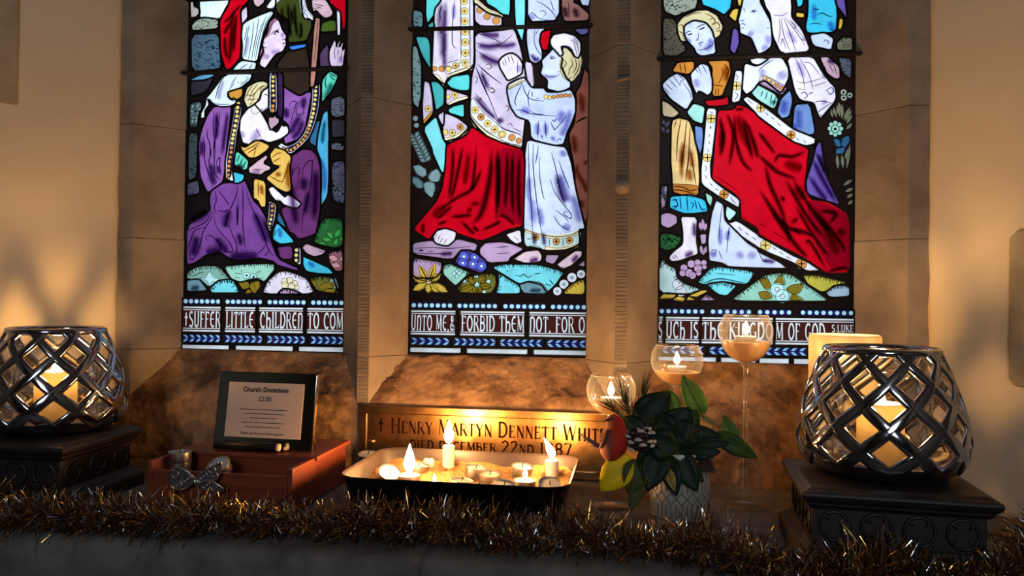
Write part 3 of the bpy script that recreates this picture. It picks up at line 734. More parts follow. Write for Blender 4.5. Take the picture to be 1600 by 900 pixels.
# brush strokes: ink, width in photo pixels, path.  ~ marks a soft matt shadow
SOFT = dict(K=(58,34,40), B=(150,148,206), V=(92,54,122), R=(128,0,14), W=(160,108,56), G=(60,120,124), S=(188,174,212), T=(84,104,116))
INKS = dict(K=(12,10,16), B=(52,48,120), V=(58,24,84), R=(92,0,10), W=(110,66,24), G=(14,78,86), S=(150,130,176), T=(40,60,70))
STROKE_L = '''
K~ 5 a:520,100 490,200 440,280 420,330
K~ 6 a:505,170 490,330 480,480 465,600
K~ 5 a:430,330 430,450 450,560
K~ 4 a:590,30 520,110 470,170 410,220
K~ 5 a:540,120 520,300 510,500
G 1 a:660,230 640,330 620,460 600,540
G 1 a:700,200 690,330 670,450 650,560
G 1 a:745,170 730,300 700,440 680,565
B 1 a:640,250 620,350 610,380
G 1 a:820,150 780,260 740,420 715,560
G .9 a:870,115 810,230 770,380 745,500
T .8 a:790,190 775,240 755,290 740,345 728,385 720,430 712,480 704,535
S~ 4 a:655,330 635,440 615,540
B 1 a:640,600 560,655
B 1 a:690,600 650,655
K 1 b:140,330 165,300 200,285 225,270
K 1.6 b:165,325 190,300 215,290
K 2 b:200,290 213,310
K .8 b:175,330 200,325
K 1 b:245,375 265,370 270,362
K 1.3 b:248,415 265,405 283,408
K .8 b:255,432 270,432
V 1 b:65,410 70,440 90,450 100,440
K 1 b:70,400 85,410
V .8 b:170,190 130,260 100,340
V .8 b:150,220 115,290 95,350
S~ 7 b:140,480 180,490 230,470
S~ 7 b:90,500 110,560
S~ 5 b:250,300 250,360
W~ 6 b:240,60 250,150 260,230
K~ 5 b:300,20 310,200 330,360
K~ 5 b:360,20 370,200 390,360
K~ 4 b:330,60 345,250
K~ 5 b:420,200 425,300 410,370
W 1 b:560,60 620,80
K .9 b:540,40 600,50 640,60
K .9 b:535,75 590,85
K .9 b:545,95 570,110
B .9 b:430,40 450,60 440,80 465,100 455,125 485,145 480,165 515,175
K .9 b:585,170 545,600
K .8 b:745,450 735,500 745,560
K .8 b:780,460 765,520
K .8 b:805,480 800,560
S~ 7 b:800,520 790,600
G 1.4 d:660,120 650,180 660,230
G 1.2 d:690,100 720,140 740,150
G 1.2 d:680,80 720,105 760,120
G~ 8 d:720,170 680,260 640,340
K 1 c:440,100 380,190 350,290 340,330
B 1 c:520,180 470,240
B 1 c:545,110 480,210
G 1 c:660,130 620,165 570,200
G .9 c:450,260 550,235 650,160
T 1.2 c:550,170 560,180
T 1.2 c:580,165 590,175
T 1.2 c:630,120 640,130
B 1 c:490,340 520,350 530,330 515,312 495,318
B 1 c:330,370 400,380 480,378
B 1 c:270,330 300,350 330,385
B 1 c:235,440 250,460
S~ 5 c:420,150 380,260 370,340
V 1 c:330,440 320,560 330,700 320,800
V 1 c:360,440 355,540 370,560
V 1.2 c:385,440 370,560 350,650 330,780 320,890
V 1.2 c:270,610 265,680 290,760 290,880
V 1.2 c:225,680 240,780 235,880
V~ 7 c:350,450 350,600 340,720
V~ 6 c:460,440 430,640 400,860
V~ 8 c:220,700 205,880
V 1.2 e:235,0 245,200 290,340 320,440
V 1.2 e:280,10 300,110 280,190 290,260
V 1.2 e:340,0 335,150 330,280 350,330 400,370
V 1.2 e:350,230 360,180 385,160 380,250 395,330
V~ 9 e:300,200 310,330 340,420
V~ 7 e:360,220 370,320
K .8 d:75,290 95,285 110,300
K 1.4 d:80,285 105,292
K 1 d:110,345 125,342
V .8 d:15,320 20,345 35,350
W 1 c:690,200 650,260 620,330
W 1 c:740,190 690,250 660,330
W 1.1 c:790,200 740,240 700,300 690,350
W 1 c:820,200 780,215 750,250
W 1.1 c:640,350 660,330 690,340 720,320
W 1 c:660,380 690,360
W 1 c:630,300 650,290 680,300 710,270
S~ 9 c:740,600 720,680 660,730
S~ 7 c:590,620 600,700
V .9 c:725,600 740,640 770,690
V .9 c:770,440 780,410
V 1 d:320,400 320,370 350,350 380,360 360,400 330,430
V 1 d:400,340 360,440 320,560
V 1 d:440,330 390,400 380,470 440,470 450,410 470,300
V~ 9 d:290,400 280,520
V~ 10 d:420,480 360,580 310,660
V~ 8 d:460,300 430,430
V~ 8 d:450,520 400,640 330,700
W 1.2 f:150,160 200,120 240,115
W 1.2 f:160,200 230,160 
W 1.2 f:180,240 240,230
W 1.2 f:130,330 220,380 260,380
W 1.2 f:310,180 290,280 250,380
W~ 8 f:320,200 300,320 310,450
W~ 6 f:180,300 240,330
W 1.2 e:600,100 680,60 750,20
W 1.2 e:640,120 700,80 740,40
W 1 e:720,60 700,150
W 1.2 e:740,380 745,520
W~ 5 e:770,400 780,520
V .8 e:690,270 780,270
S~ 7 e:670,290 770,295
G 1.4 e:570,130 540,200
G 1.4 e:600,160 570,230
G 1.4 e:630,190 600,250
K~ 8 e:530,220 610,270
V 1 f:340,320 370,260 410,260 400,330 390,460
V 1.2 f:430,360 440,270 480,200 520,185 530,210 515,400 480,560 440,700 430,860
V 1.2 f:340,250 345,330
V~ 10 f:460,330 440,480 
V~ 12 f:560,250 560,500 540,760
V~ 10 f:340,400 350,600 380,800
V~ 8 f:500,450 450,720
B~ 6 f:600,150 640,300 640,500
G~ 5 d:650,520 630,650 620,760
B .8 f:210,540 200,565
B .8 f:225,545 220,570
B .8 f:385,585 380,615
B .8 f:400,590 395,615
V 1.2 e:340,470 350,560 330,620 350,690 
V 1.2 e:370,470 440,560 470,600
V 1.2 e:550,430 540,500 480,650 430,800
V 1.2 e:550,530 545,770 550,760 560,600
V 1.2 e:600,420 600,700
V 1.2 e:620,440 680,620 760,780 g:810,340 850,440 890,480
V 1.2 e:360,650 420,665 470,640
V 1.2 g:300,60 250,160 80,240
V 1.2 g:240,215 150,240 110,330 80,410
V 1.2 g:320,60 300,130 230,250 190,400 140,500 110,510 100,440
V 1.2 g:330,100 340,180 390,260 470,350 500,410 490,440 430,440 400,420 370,350 300,290 250,300 270,340
V 1.2 g:460,170 500,280 540,380 550,460 680,450 740,460
V 1.2 g:600,50 600,200 620,400
V 1.2 g:540,10 545,165
V 1.2 g:800,480 850,430
V 1.2 g:740,440 760,440 820,370
V~ 10 g:280,60 200,110 100,150
V~ 12 g:170,280 150,400 120,480
V~ 10 g:340,300 400,380 460,450
V~ 10 g:480,40 440,150 430,220
V~ 10 g:700,60 760,200 830,380
V~ 14 g:460,470 600,490 760,480
V~ 12 g:240,450 330,430 400,440
V~ 8 g:560,250 580,400
V~ 6 h:60,100 150,330 220,470
B 1.2 h:190,230 170,300 
B~ 6 h:220,200 230,320
B~ 6 h:480,530 560,590
B .9 h:600,410 650,430
B .9 h:590,430 640,445
T~ 8 g:100,780 200,780
T 1 g:110,670 150,660 190,640 240,630
T .8 g:600,650 520,640
T .8 g:580,690 520,680
T .8 g:590,640 580,610
T .8 g:720,640 770,620
T .8 g:730,690 790,690
K .8 g:650,690 660,720
K .8 g:700,740 720,790
'''
STROKE_C = '''
V~ 9 i:330,0 320,200 340,420 330,560
V~ 7 i:370,0 360,200 355,500 360,680
B 1.2 i:455,0 435,200 430,380 440,430 470,460
B~ 5 i:450,20 440,200
V 1 i:330,50 315,120 330,200
V .8 i:500,560 380,590
V .8 i:505,0 510,560
B .9 i:590,0 592,590
B 1 i:650,310 760,340 895,400
V 1 i:650,400 760,430 895,420
B 1 i:650,470 760,540 870,590
V~ 9 i:680,300 800,330 880,330
V~ 9 i:660,420 780,440 890,420
V~ 10 i:680,500 800,570 880,590
B 1.2 i:665,600 760,690 895,790
B 1.2 i:655,640 700,760 760,895
B .9 i:700,650 740,760 780,800
V .9 j:0,380 60,405 160,320
V~ 8 j:0,420 100,430 200,410
V 1 k:650,20 730,210 800,380 880,570
V 1 k:700,30 800,120 895,190
V~ 7 k:700,60 770,260
V~ 6 k:640,290 740,420 850,520
V .9 k:630,310 740,430 880,560
V .9 k:640,270 760,400
W 1 k:640,110 665,130 660,170 640,180
W .9 k:770,230 800,220 830,260 800,270 775,255
W .9 k:690,310 705,330 680,340
W 1 i:740,610 780,600 800,630 770,650 745,640
W .9 i:770,850 800,830 830,850 800,870
W 1 l:90,400 110,390 120,430 95,440
W 1 l:110,570 140,560 155,590
V~ 8 l:20,500 60,560 
V 1 l:160,600 240,640
V 1 l:0,560 80,610 240,660
B .9 j:410,110 440,100 470,130 440,160 
B 1 j:380,10 470,60 540,130 570,190
B 1 j:510,0 545,110
B 1 j:310,150 340,120 400,170 490,190
S~ 7 j:320,130 360,190
B 1 j:365,270 360,400 400,490 430,520
V~ 6 j:330,500 370,560 410,540
W .9 j:400,270 380,310 370,330
V~ 8 j:640,50 660,180
V~ 8 j:740,60 760,180
V .9 j:680,20 690,190
B 1.2 j:600,440 640,430 700,450 740,525
B .9 j:695,375 730,400 760,520
B .9 j:715,355 760,420 775,500
B .9 j:735,345 780,430
B 1 j:505,530 530,550 545,545
B 1.6 j:510,540 525,555
B .9 j:505,525 540,535 560,550
B .9 j:440,625 455,630
V .9 j:575,675 595,670
S~ 5 j:450,705 500,722 570,715
B .8 j:440,695 490,718 560,716 600,690
W 1.1 j:640,560 660,600 630,640 650,690
W 1.1 j:700,550 720,600 690,650 680,710
W 1.1 j:740,550 755,620 720,690
W 1.1 j:775,560 780,620 750,690 720,740
W 1 j:620,590 610,640 640,670 630,700
W .9 j:650,700 680,740 710,720
B .9 j:60,570 80,620
B .9 j:80,545 100,610
B .9 j:110,520 130,590
B .9 j:140,515 170,600
B .9 j:205,560 200,700
S~ 6 j:220,600 215,690
B 1.2 l:250,170 180,330 190,390
B 1.2 l:250,190 280,280 330,330 450,350
B 1.2 l:320,240 300,300 310,400
B 1.2 l:340,260 340,310
B 1.2 l:190,430 260,440 340,470 560,490
B 1 l:320,440 380,470 450,470
B 1.2 l:520,520 550,540 560,510 
B 1.2 l:660,490 560,610 540,600 510,540
B 1.2 l:400,530 390,690
B 1.2 l:460,530 470,690
B 1 l:420,690 430,670 440,710
B 1 l:560,730 600,700 610,720
B 1 l:380,320 400,330
B~ 9 l:220,420 330,460
B~ 10 l:640,430 580,560
B~ 9 l:700,420 660,580 600,680
B~ 7 l:390,540 385,680
B~ 7 l:550,680 520,720
B~ 6 l:470,540 465,680
V 1.2 l:320,710 430,740 540,765 640,775
B 1.2 n:305,20 310,300 330,600 345,880
B 1.2 n:350,30 350,250 380,550 430,880
B 1.2 n:400,50 370,220
B 1.1 n:405,150 410,330 440,510 460,550
B 1.2 n:520,110 560,260 610,500 660,620
B 1.2 n:590,190 640,330 690,450 
B 1.2 n:510,360 550,480 650,620 700,680 700,730 640,690 650,660 680,680
B 1.1 n:560,650 640,710 680,760
B 1.1 n:540,700 600,790 700,850
B~ 10 n:600,300 640,450 690,590
V~ 10 n:570,300 610,480 650,590
B~ 8 n:620,80 640,160
B~ 10 n:720,500 760,650 790,780
B~ 9 n:330,500 345,800
B~ 8 n:400,600 430,820
B~ 9 n:620,780 700,840
B~ 6 n:310,300 305,600
V~ 6 p:355,180 360,330
V~ 6 p:440,180 455,340
B .9 p:290,260 330,260
B .9 p:500,250 500,330
B .9 p:630,255 630,335
T 1.2 p:325,135 330,138
T 1.2 p:490,185 495,187
T 1.2 p:545,200 550,202
T 1.2 p:605,205 610,207
T 1.2 p:660,198 665,200
K~ 5 m:440,50 430,300 390,560
K~ 5 m:530,40 470,350 410,570
R~ 7 m:590,100 560,300 540,420
K~ 5 m:660,20 640,250 610,450 500,520 390,590 280,680
K~ 5 m:710,260 640,420 600,470
K~ 8 m:800,60 790,300 740,560 690,700 610,790
K~ 5 m:280,740 350,680 440,600
R~ 10 m:380,600 300,660 250,720
K~ 5 m:160,760 150,880
K~ 4 m:280,790 390,750
K~ 5 m:400,710 640,700
K~ 5 m:510,750 600,840 640,880
K~ 5 m:620,790 680,860
K~ 5 m:700,840 840,780 880,750
R~ 10 m:640,560 650,620
R~ 9 m:560,640 620,660
K~ 6 m:850,100 860,400 840,760
K~ 7 n:20,60 20,400 10,640
K~ 6 n:110,90 100,400 80,640
K~ 6 n:160,100 150,400 160,700
K~ 6 n:220,100 210,500 230,760
K~ 5 n:20,690 100,720 180,800
W~ 6 n:780,210 760,290 830,420 850,500
W~ 6 n:820,200 860,210
W~ 7 n:800,540 800,640
W~ 8 l:800,250 810,480 
W~ 8 l:730,640 740,860
K 2 l:750,550 800,520 855,500
K .8 o:290,210 265,260
K .8 o:320,220 290,280
K .8 o:345,250 310,300
K .8 o:380,260 350,310
V 1 o:80,350 230,340 400,350 600,330
V 1 o:70,390 250,400 420,390
V 2 o:120,365 160,370
V 1 o:200,375 260,380
V 1 p:0,340 120,330
V 1 p:10,400 130,390
V~ 6 o:300,400 450,400
V .8 p:170,240 220,280
V .8 p:640,520 600,530
V .8 p:180,460 200,440
V~ 8 p:300,470 410,450
V~ 7 p:700,480 780,410
W 1.6 o:210,663 130,520
W 1.6 o:210,663 260,520
W 1.6 o:210,663 300,600
W 1.6 o:210,663 70,630
T .9 p:100,560 110,570
T 1.6 p:105,560 110,566
T 1.6 p:148,548 152,552
T 1.6 p:193,550 197,553
T 1.2 p:180,600 230,610 260,590 300,620 340,600
T 1.2 p:360,590 420,580
T 1.2 p:460,680 520,700
T 1.2 p:500,640 540,690
T~ 6 p:300,740 440,745
'''
STROKE_R = '''
W 1 q:260,150 330,120 400,110
W 1.2 q:470,180 500,160 520,190 490,220
W 1.2 q:500,220 540,200 560,240 530,260
W 1.2 q:540,150 560,180 580,220
W 1.2 q:530,280 560,270 570,300
W 1.1 q:200,230 230,220 240,260
W 1.1 q:200,280 230,290 240,330
W 1 q:230,340 260,345
W 1 q:430,120 480,140 520,180
B 1.2 q:355,250 390,225 430,215
B 1.8 q:375,262 410,250 430,240
B 1.2 q:255,300 280,280 310,275
B 1.8 q:275,310 300,303 320,295
B .9 q:375,290 370,340 350,355 375,350
B 1.2 q:370,390 390,380 415,368
B .9 q:380,405 400,398
B~ 8 q:470,330 480,400 420,440
B 1 q:360,440 420,435 490,400 510,350
B~ 7 q:260,330 300,390
B .9 q:360,560 400,660
B .9 q:400,560 450,650
B .9 q:345,600 370,640
S~ 8 q:350,680 360,780
B .9 q:110,690 180,770
B .9 q:150,665 210,750
B .9 q:190,650 250,710
B .9 q:80,730 150,800
B .9 q:70,770 120,830
B .9 q:250,700 215,720 210,760
B .9 q:230,720 290,800 310,870
W 1.2 q:210,560 220,630
W 1.2 q:250,550 260,640
W 1.2 q:570,600 590,640 550,740
W 1.2 q:600,560 640,620 620,680
W 1.4 q:500,745 590,760
W~ 8 q:620,560 620,740
W 1.2 q:530,770 520,840
W 1.2 q:550,770 545,840
B 1.1 q:830,110 860,90 890,100
B 2 q:845,105 875,105
B .9 q:770,70 780,110
B 1.1 q:745,215 770,210 785,225
B 1 q:750,245 775,250
B .9 q:735,180 760,185 770,175
S~ 9 q:800,290 860,310
S~ 8 r:90,300 80,400
B .9 r:70,250 95,248
S~ 8 r:20,440 90,400
V .9 r:180,160 190,260 170,390
V .9 r:200,160 220,300 280,460
V .9 r:220,150 280,300 330,460
V .9 r:240,160 330,280 410,400
V .9 r:270,170 370,300
B .9 r:290,190 330,230 310,250 290,220
B .9 r:370,300 410,360 360,330
B .9 r:200,400 210,340 240,430
S~ 7 r:260,260 330,400
B .9 r:130,130 200,140 260,110
B .9 r:320,500 380,640 410,790
B .9 r:360,510 440,650 480,790
B .9 r:400,550 460,560 540,660
S~ 7 r:340,520 400,700
S~ 6 r:560,640 600,700
W .8 r:330,710 400,730 520,700 600,670
W .8 r:340,780 420,790
W .8 r:470,760 540,740 600,720
B 1.2 r:370,830 400,810 430,840 400,870
B 1.2 r:440,830 480,810
B 1.2 r:590,800 640,770 660,800 630,830 600,790
B 1.1 t:490,280 560,270 640,290
B 1.1 t:520,370 560,340 650,280
B 1 t:540,390 560,400
S~ 7 t:560,260 600,300
G 1 r:0,620 70,560 130,530
S~ 12 r:180,620 240,700
S~ 8 r:50,600 20,680
B~ 8 r:500,30 480,200
G 1.4 r:520,130 560,115 610,140 650,150
B~ 9 r:620,180 650,250 640,280
G 1.2 r:450,215 500,205 550,215
G 1 r:470,80 540,85
V .9 r:580,580 600,640
V .9 r:620,570 660,640
V .9 r:660,560 690,660
V~ 8 r:600,520 680,560
B 1 r:575,370 590,350 620,375 600,385
G 1.2 t:40,180 20,230
G 1.2 t:80,190 60,260
G 1.2 t:120,210 100,290
G 1.2 t:150,230 130,320
G~ 8 t:120,260 150,300
B~ 10 t:240,250 210,400
B~ 10 t:360,320 350,540
B~ 7 t:290,450 330,540
K~ 6 s:560,400 590,600 560,760
K~ 5 s:620,370 680,560 640,850
K~ 5 s:690,370 700,600 760,800 850,895
R~ 9 s:720,380 760,560 850,720
K~ 6 s:760,400 800,600 850,790
K~ 6 s:780,420 860,640 895,780
K~ 4 s:690,345 780,340
R~ 8 s:600,500 560,700
K~ 5 t:0,540 60,620 150,740
K~ 6 v:0,120 80,200 180,280 350,340
K~ 6 v:60,200 100,380 180,560 250,740
K~ 6 v:0,420 120,600 260,800 x:260,340
K~ 5 v:140,200 180,130 300,140 420,90
R~ 12 v:220,190 330,230 390,240
K~ 6 v:240,340 340,520 450,700 600,880
K~ 6 v:300,330 400,500 520,680 640,840
R~ 14 v:330,380 400,540 
K~ 5 v:200,480 230,540
R~ 10 v:300,680 340,720
K~ 5 v:260,760 400,800 480,850
K~ 6 x:80,0 200,180 350,380 440,470
K~ 5 x:200,100 260,200 420,270
K~ 5 x:320,0 420,170 520,330 640,480
K~ 5 x:420,350 440,320 500,400 600,580
R~ 12 x:560,120 640,300 700,460
K~ 6 x:480,20 600,180 720,330 760,430
K~ 6 x:520,60 620,60 680,90 600,180
R~ 10 x:700,200 760,280
K~ 5 x:600,590 720,560 800,560
W .8 u:500,300 600,360 720,440
K .8 w:750,100 830,160 895,200
K .8 x:0,160 70,200
K .8 x:130,240 250,310
K~ 4 v:500,80 600,330
V~ 7 v:480,160 560,330 690,560
V~ 7 v:440,300 560,480 600,520
V~ 6 v:530,90 620,340
W 1.1 s:180,440 160,500 
W 1.4 s:220,430 190,600 180,800
W 1.4 s:270,440 250,640 220,860
W 1.4 s:300,500 290,680 280,860
W~ 8 s:250,600 220,860
W~ 8 s:300,680 320,880
W~ 6 u:230,50 220,360
W 1.4 u:290,100 260,360
W 1.4 u:300,60 330,250 350,380
W~ 9 u:290,230 300,370
W 1.4 u:150,400 240,410 300,440 370,420
W 1.4 u:150,430 240,440 340,470
B 1.2 u:130,520 200,520
B 1.2 u:140,580 200,570
B 1.4 u:160,500 190,560 150,600
B 1.4 u:210,490 220,600
B 1.4 u:270,490 280,620
B 1.2 u:300,540 330,560 310,600
B 1.4 u:370,530 400,600 440,600
B 1.4 u:340,520 360,600
V~ 7 u:340,700 335,860
V .8 w:160,440 190,470
V .8 w:140,450 170,480
V~ 8 w:240,450 340,420
B 1 u:580,570 560,740 550,880
B 1 u:650,760 630,860
B~ 7 u:640,780 620,890
B 1 w:550,400 580,480
B 1 w:480,400 530,400 510,440
B~ 8 w:480,400 520,470
B 1 w:640,200 620,420
B~ 6 w:570,180 560,380
S~ 10 w:800,420 880,470
S~ 9 w:720,400 760,480
V 1 x:0,410 40,490 80,500
V~ 6 x:20,480 160,510
V .9 t:640,360 680,410
T 1.4 w:60,290 90,330 110,290 140,330 160,300 200,330
G 1.4 w:420,690 560,650 780,690
T .8 w:520,600 700,620
B .9 s:475,360 500,380
B .9 s:480,480 475,510 490,500
B .9 s:470,560 465,590
B .9 s:465,620 470,650
B .9 s:455,690 460,720
B .9 s:690,30 720,60 700,90
B .9 s:690,190 720,220 690,260
B .9 u:430,210 445,240 430,270
B .9 u:430,300 450,340
B .9 u:470,370 500,400
B .9 u:520,420 550,440
B .9 u:650,490 700,560
B .9 s:800,250 850,300
B .9 t:60,370 90,400
B .9 t:110,410 140,430
B .9 t:160,450 200,500
B .9 t:330,590 360,620
B .9 t:390,610 420,640
B .9 w:720,190 760,230
B .9 w:780,240 820,270
B .9 w:840,280 880,310
B .9 x:120,370 160,400
B .9 x:180,410 220,440
B .9 x:240,450 290,480
'''
STROKE_C += '\n'.join(f'W 1.1 i:{x-20},{y} {x+20},{y}\nW 1.1 i:{x},{y-20} {x},{y+20}' for x, y in ((540,12),(545,105),(547,200),(552,300),(553,397),(553,498),(550,590),(463,618)))
STROKE_C += '\n'+'\n'.join(f'W 1.1 k:{x-20},{y} {x+20},{y}\nW 1.1 k:{x},{y-20} {x},{y+20}' for x, y in ((645,433),(700,497),(763,560),(828,615),(455,290),(430,645),(505,590),(205,420)))
for c, pts in (('s', ((483,425),(452,768),(708,137))), ('u', ((598,470),)), ('t', ((20,330),(285,568))), ('x', ((62,355),(378,518)))):
    STROKE_R += '\n'.join(f'K 1.3 {c}:{x-36},{y} {x+36},{y}\nK 1.3 {c}:{x},{y-36} {x},{y+36}' for x, y in pts)+'\n'

# stroke alphabet: width, then strokes (1 = full weight, 0 = hairline)
def arc(cx, cy, rx, ry, a0, a1, n=9):
    return [(cx+rx*math.cos(math.radians(a0+(a1-a0)*i/n)), cy+ry*math.sin(math.radians(a0+(a1-a0)*i/n))) for i in range(n+1)]
GL = {
'A': (.62, [([(.04,0),(.3,1)],0), ([(.3,1),(.58,0)],1), ([(.14,.36),(.46,.36)],0)]),
'B': (.56, [([(.1,0),(.1,1)],1), ([(.1,.98)]+arc(.3,.76,.17,.22,90,-90)+[(.1,.54)],0), ([(.1,.54)]+arc(.3,.28,.2,.27,90,-90)+[(.1,.01)],1)]),
'C': (.6, [(arc(.34,.5,.27,.49,50,310,16),1), ([(.52,.86),(.54,.72)],0)]),
'D': (.62, [([(.1,0),(.1,1)],1), ([(.1,.98)]+arc(.26,.5,.3,.48,90,-90,14)+[(.1,.02)],1)]),
'E': (.52, [([(.1,0),(.1,1)],1), ([(.1,.96),(.46,.96)],0), ([(.45,.98),(.45,.84)],0), ([(.1,.52),(.38,.52)],0), ([(.1,.03),(.48,.03)],0), ([(.47,.01),(.47,.17)],0)]),
'F': (.5, [([(.1,0),(.1,1)],1), ([(.1,.96),(.46,.96)],0), ([(.45,.98),(.45,.82)],0), ([(.1,.52),(.36,.52)],0)]),
'G': (.62, [(arc(.34,.5,.27,.49,50,330,16),1), ([(.56,.42),(.56,.1)],1), ([(.4,.42),(.58,.42)],0)]),
'H': (.64, [([(.1,0),(.1,1)],1), ([(.54,0),(.54,1)],1), ([(.1,.52),(.54,.52)],0)]),
'I': (.26, [([(.13,0),(.13,1)],1)]),
'K': (.6, [([(.1,0),(.1,1)],1), ([(.1,.42),(.5,1)],0), ([(.24,.56),(.56,0)],1)]),
'L': (.5, [([(.1,0),(.1,1)],1), ([(.1,.03),(.46,.03)],0), ([(.45,.01),(.45,.19)],0)]),
'M': (.78, [([(.08,0),(.12,1)],0), ([(.12,1),(.38,.08)],1), ([(.38,.08),(.64,1)],0), ([(.64,1),(.68,0)],1)]),
'N': (.64, [([(.1,0),(.1,1)],0), ([(.1,1),(.54,0)],1), ([(.54,0),(.54,1)],0)]),
'O': (.64, [(arc(.32,.5,.26,.48,0,180,14),1), (arc(.32,.5,.26,.48,180,360,14),1)]),
'R': (.6, [([(.1,0),(.1,1)],1), ([(.1,.98)]+arc(.3,.75,.18,.23,90,-90)+[(.1,.52)],0), ([(.3,.52),(.56,0)],1)]),
'S': (.5, [(arc(.25,.74,.18,.24,40,200,8)+[(.14,.58),(.36,.42)]+arc(.25,.26,.19,.25,20,-150,8),1)]),
'T': (.56, [([(.28,0),(.28,1)],1), ([(.02,.96),(.54,.96)],0), ([(.04,.96),(.02,.82)],0), ([(.52,.96),(.54,.82)],0)]),
'U': (.62, [([(.1,1),(.1,.3)]+arc(.3,.28,.2,.27,180,360,10)+[(.5,.3),(.5,1)],1)]),
'W': (.86, [([(.04,1),(.24,0)],1), ([(.24,0),(.42,.9)],0), ([(.42,.9),(.62,0)],1), ([(.62,0),(.82,1)],0)]),
'Y': (.6, [([(.05,1),(.3,.48)],1), ([(.56,1),(.3,.48)],0), ([(.3,.48),(.3,0)],1)]),
'h': (.58, [([(.1,0),(.1,1)],1), ([(.1,.5),(.24,.62)]+arc(.32,.36,.18,.27,80,-10,8)+[(.48,.1),(.38,-.06)],1)]),
'n': (.6, [([(.1,.96),(.12,.6),(.1,0)],1), ([(.1,.8),(.22,.96)]+arc(.34,.7,.17,.26,90,0,7)+[(.51,.3),(.46,0)],1)]),
'e': (.54, [(arc(.32,.5,.25,.48,60,300,14),1), ([(.1,.52),(.46,.52)],0)]),
'&': (.6, [([(.56,.3),(.36,.02),(.14,.06),(.1,.3),(.4,.66),(.36,.94),(.2,.94),(.17,.74),(.56,.02)],1)]),
'+': (.5, [([(.24,.06),(.24,.94)],1), ([(.06,.62),(.42,.62)],1)]),
',': (.2, [([(.1,.08),(.06,-.1)],1)]), '.': (.18, [([(.06,.03),(.12,.03)],1)]), ':': (.2, [([(.08,.1),(.12,.1)],1), ([(.08,.6),(.12,.6)],1)]),
'1': (.34, [([(.17,0),(.17,1),(.06,.86)],1)]), '2': (.5, [(arc(.24,.74,.18,.24,170,-20,8)+[(.06,.03),(.46,.03)],1)]),
'7': (.5, [([(.05,.86),(.05,.97),(.46,.97),(.2,0)],1)]), '8': (.52, [(arc(.26,.74,.17,.23,-90,270,14),1), (arc(.26,.26,.2,.25,90,450,14),1)]), ' ': (.32, []),
}
SERIF = set('ABDEFHIKLMNRTUWYhn17')
def ribbon2(pts, w, taper=0):
    """outline polygon of a 2-D stroke"""
    P = [Vector(p) for p in pts]; Lf = []; Rt = []; n = len(P)
    for i, p in enumerate(P):
        t = P[min(i+1, n-1)]-P[max(i-1, 0)]
        if t.length < 1e-9: t = Vector((1, 0))
        t.normalize(); m = Vector((-t.y, t.x))*(w/2*(1-taper*abs(2*i/max(1, n-1)-1)**3)); Lf.append(p+m); Rt.append(p-m)
    return Lf+Rt[::-1]
def text_strokes(s, w1, w0, serif=True, small=None):
    """list of outline polygons in em units and the total advance; '^' before a letter makes it tall when small is set"""
    x = 0; out = []; i = 0
    while i < len(s):
        ch = s[i]; sc = 1.0
        if small:
            if ch == '^': i += 1; ch = s[i]; sc = 1.0
            else: sc = small
        wd, st = GL[ch]
        for pts, k in st:
            out.append(ribbon2([(x+px*sc, py*sc) for px, py in pts], w1 if k else w0))
            if serif and ch in SERIF:
                for q in (pts[0], pts[-1]):
                    if (q[1] < .02 or q[1] > .97) and k:
                        out.append(ribbon2([(x+(q[0]-.09)*sc, q[1]*sc), (x+(q[0]+.09)*sc, q[1]*sc)], w0))
        x += (wd+.1)*sc; i += 1
    return out, x-.1

def parse(txt, chaikin=1):
    for line in txt.strip().split('\n'):
        tk = line.split(); yield tk
def path(tokens, cur):
    pts = []; discs = []
    for t in tokens:
        if ':' in t: c, t = t.split(':'); cur[0] = c
        x0, y0, s = PATCH[cur[0]]; n = [float(v) for v in t.split(',')]
        if len(n) == 3: discs.append((x0+n[0]*s, y0+n[1]*s, n[2]*s))
        else: pts.append((x0+n[0]*s, y0+n[1]*s))
    return pts, discs
def chaikin(P, cut=.14, grow=1.3):
    out = []; A = sum(P[i-1][0]*P[i][1]-P[i][0]*P[i-1][1] for i in range(len(P))); n = len(P); Q = []
    for i in range(n):            # the traced outline is the bright glass; the pane runs on a little under the lead
        t = Vector((P[(i+1) % n][0]-P[i-1][0], P[(i+1) % n][1]-P[i-1][1])); L = t.length or 1
        s = grow/L*(1 if A > 0 else -1); Q.append((P[i][0]+t.y*s, P[i][1]-t.x*s))
    P = Q
    for i in range(len(P)):
        a, b = P[i], P[(i+1) % len(P)]
        out.append((a[0]+(b[0]-a[0])*cut, a[1]+(b[1]-a[1])*cut)); out.append((b[0]+(a[0]-b[0])*cut, b[1]+(a[1]-b[1])*cut))
    return out
def inside(P, X, Y):
    P = np.asarray(P); r = np.zeros(len(X), bool); j = len(P)-1
    for i in range(len(P)):
        xi, yi = P[i]; xj, yj = P[j]
        if yi != yj:
            c = ((yi > Y) != (yj > Y)) & (X < (xj-xi)*(Y-yi)/(yj-yi)+xi); r ^= c
        j = i
    return r
PXM = 1.6/FPX                       # one photo pixel at the glass, in metres
GLASSM = {k: glass_pane('glass_'+k, v) for k, v in GC.items()}
INKM = {k: (paint_mat('ink_'+k, v, False), paint_mat('matt_'+k, SOFT[k], True)) for k, v in INKS.items()}

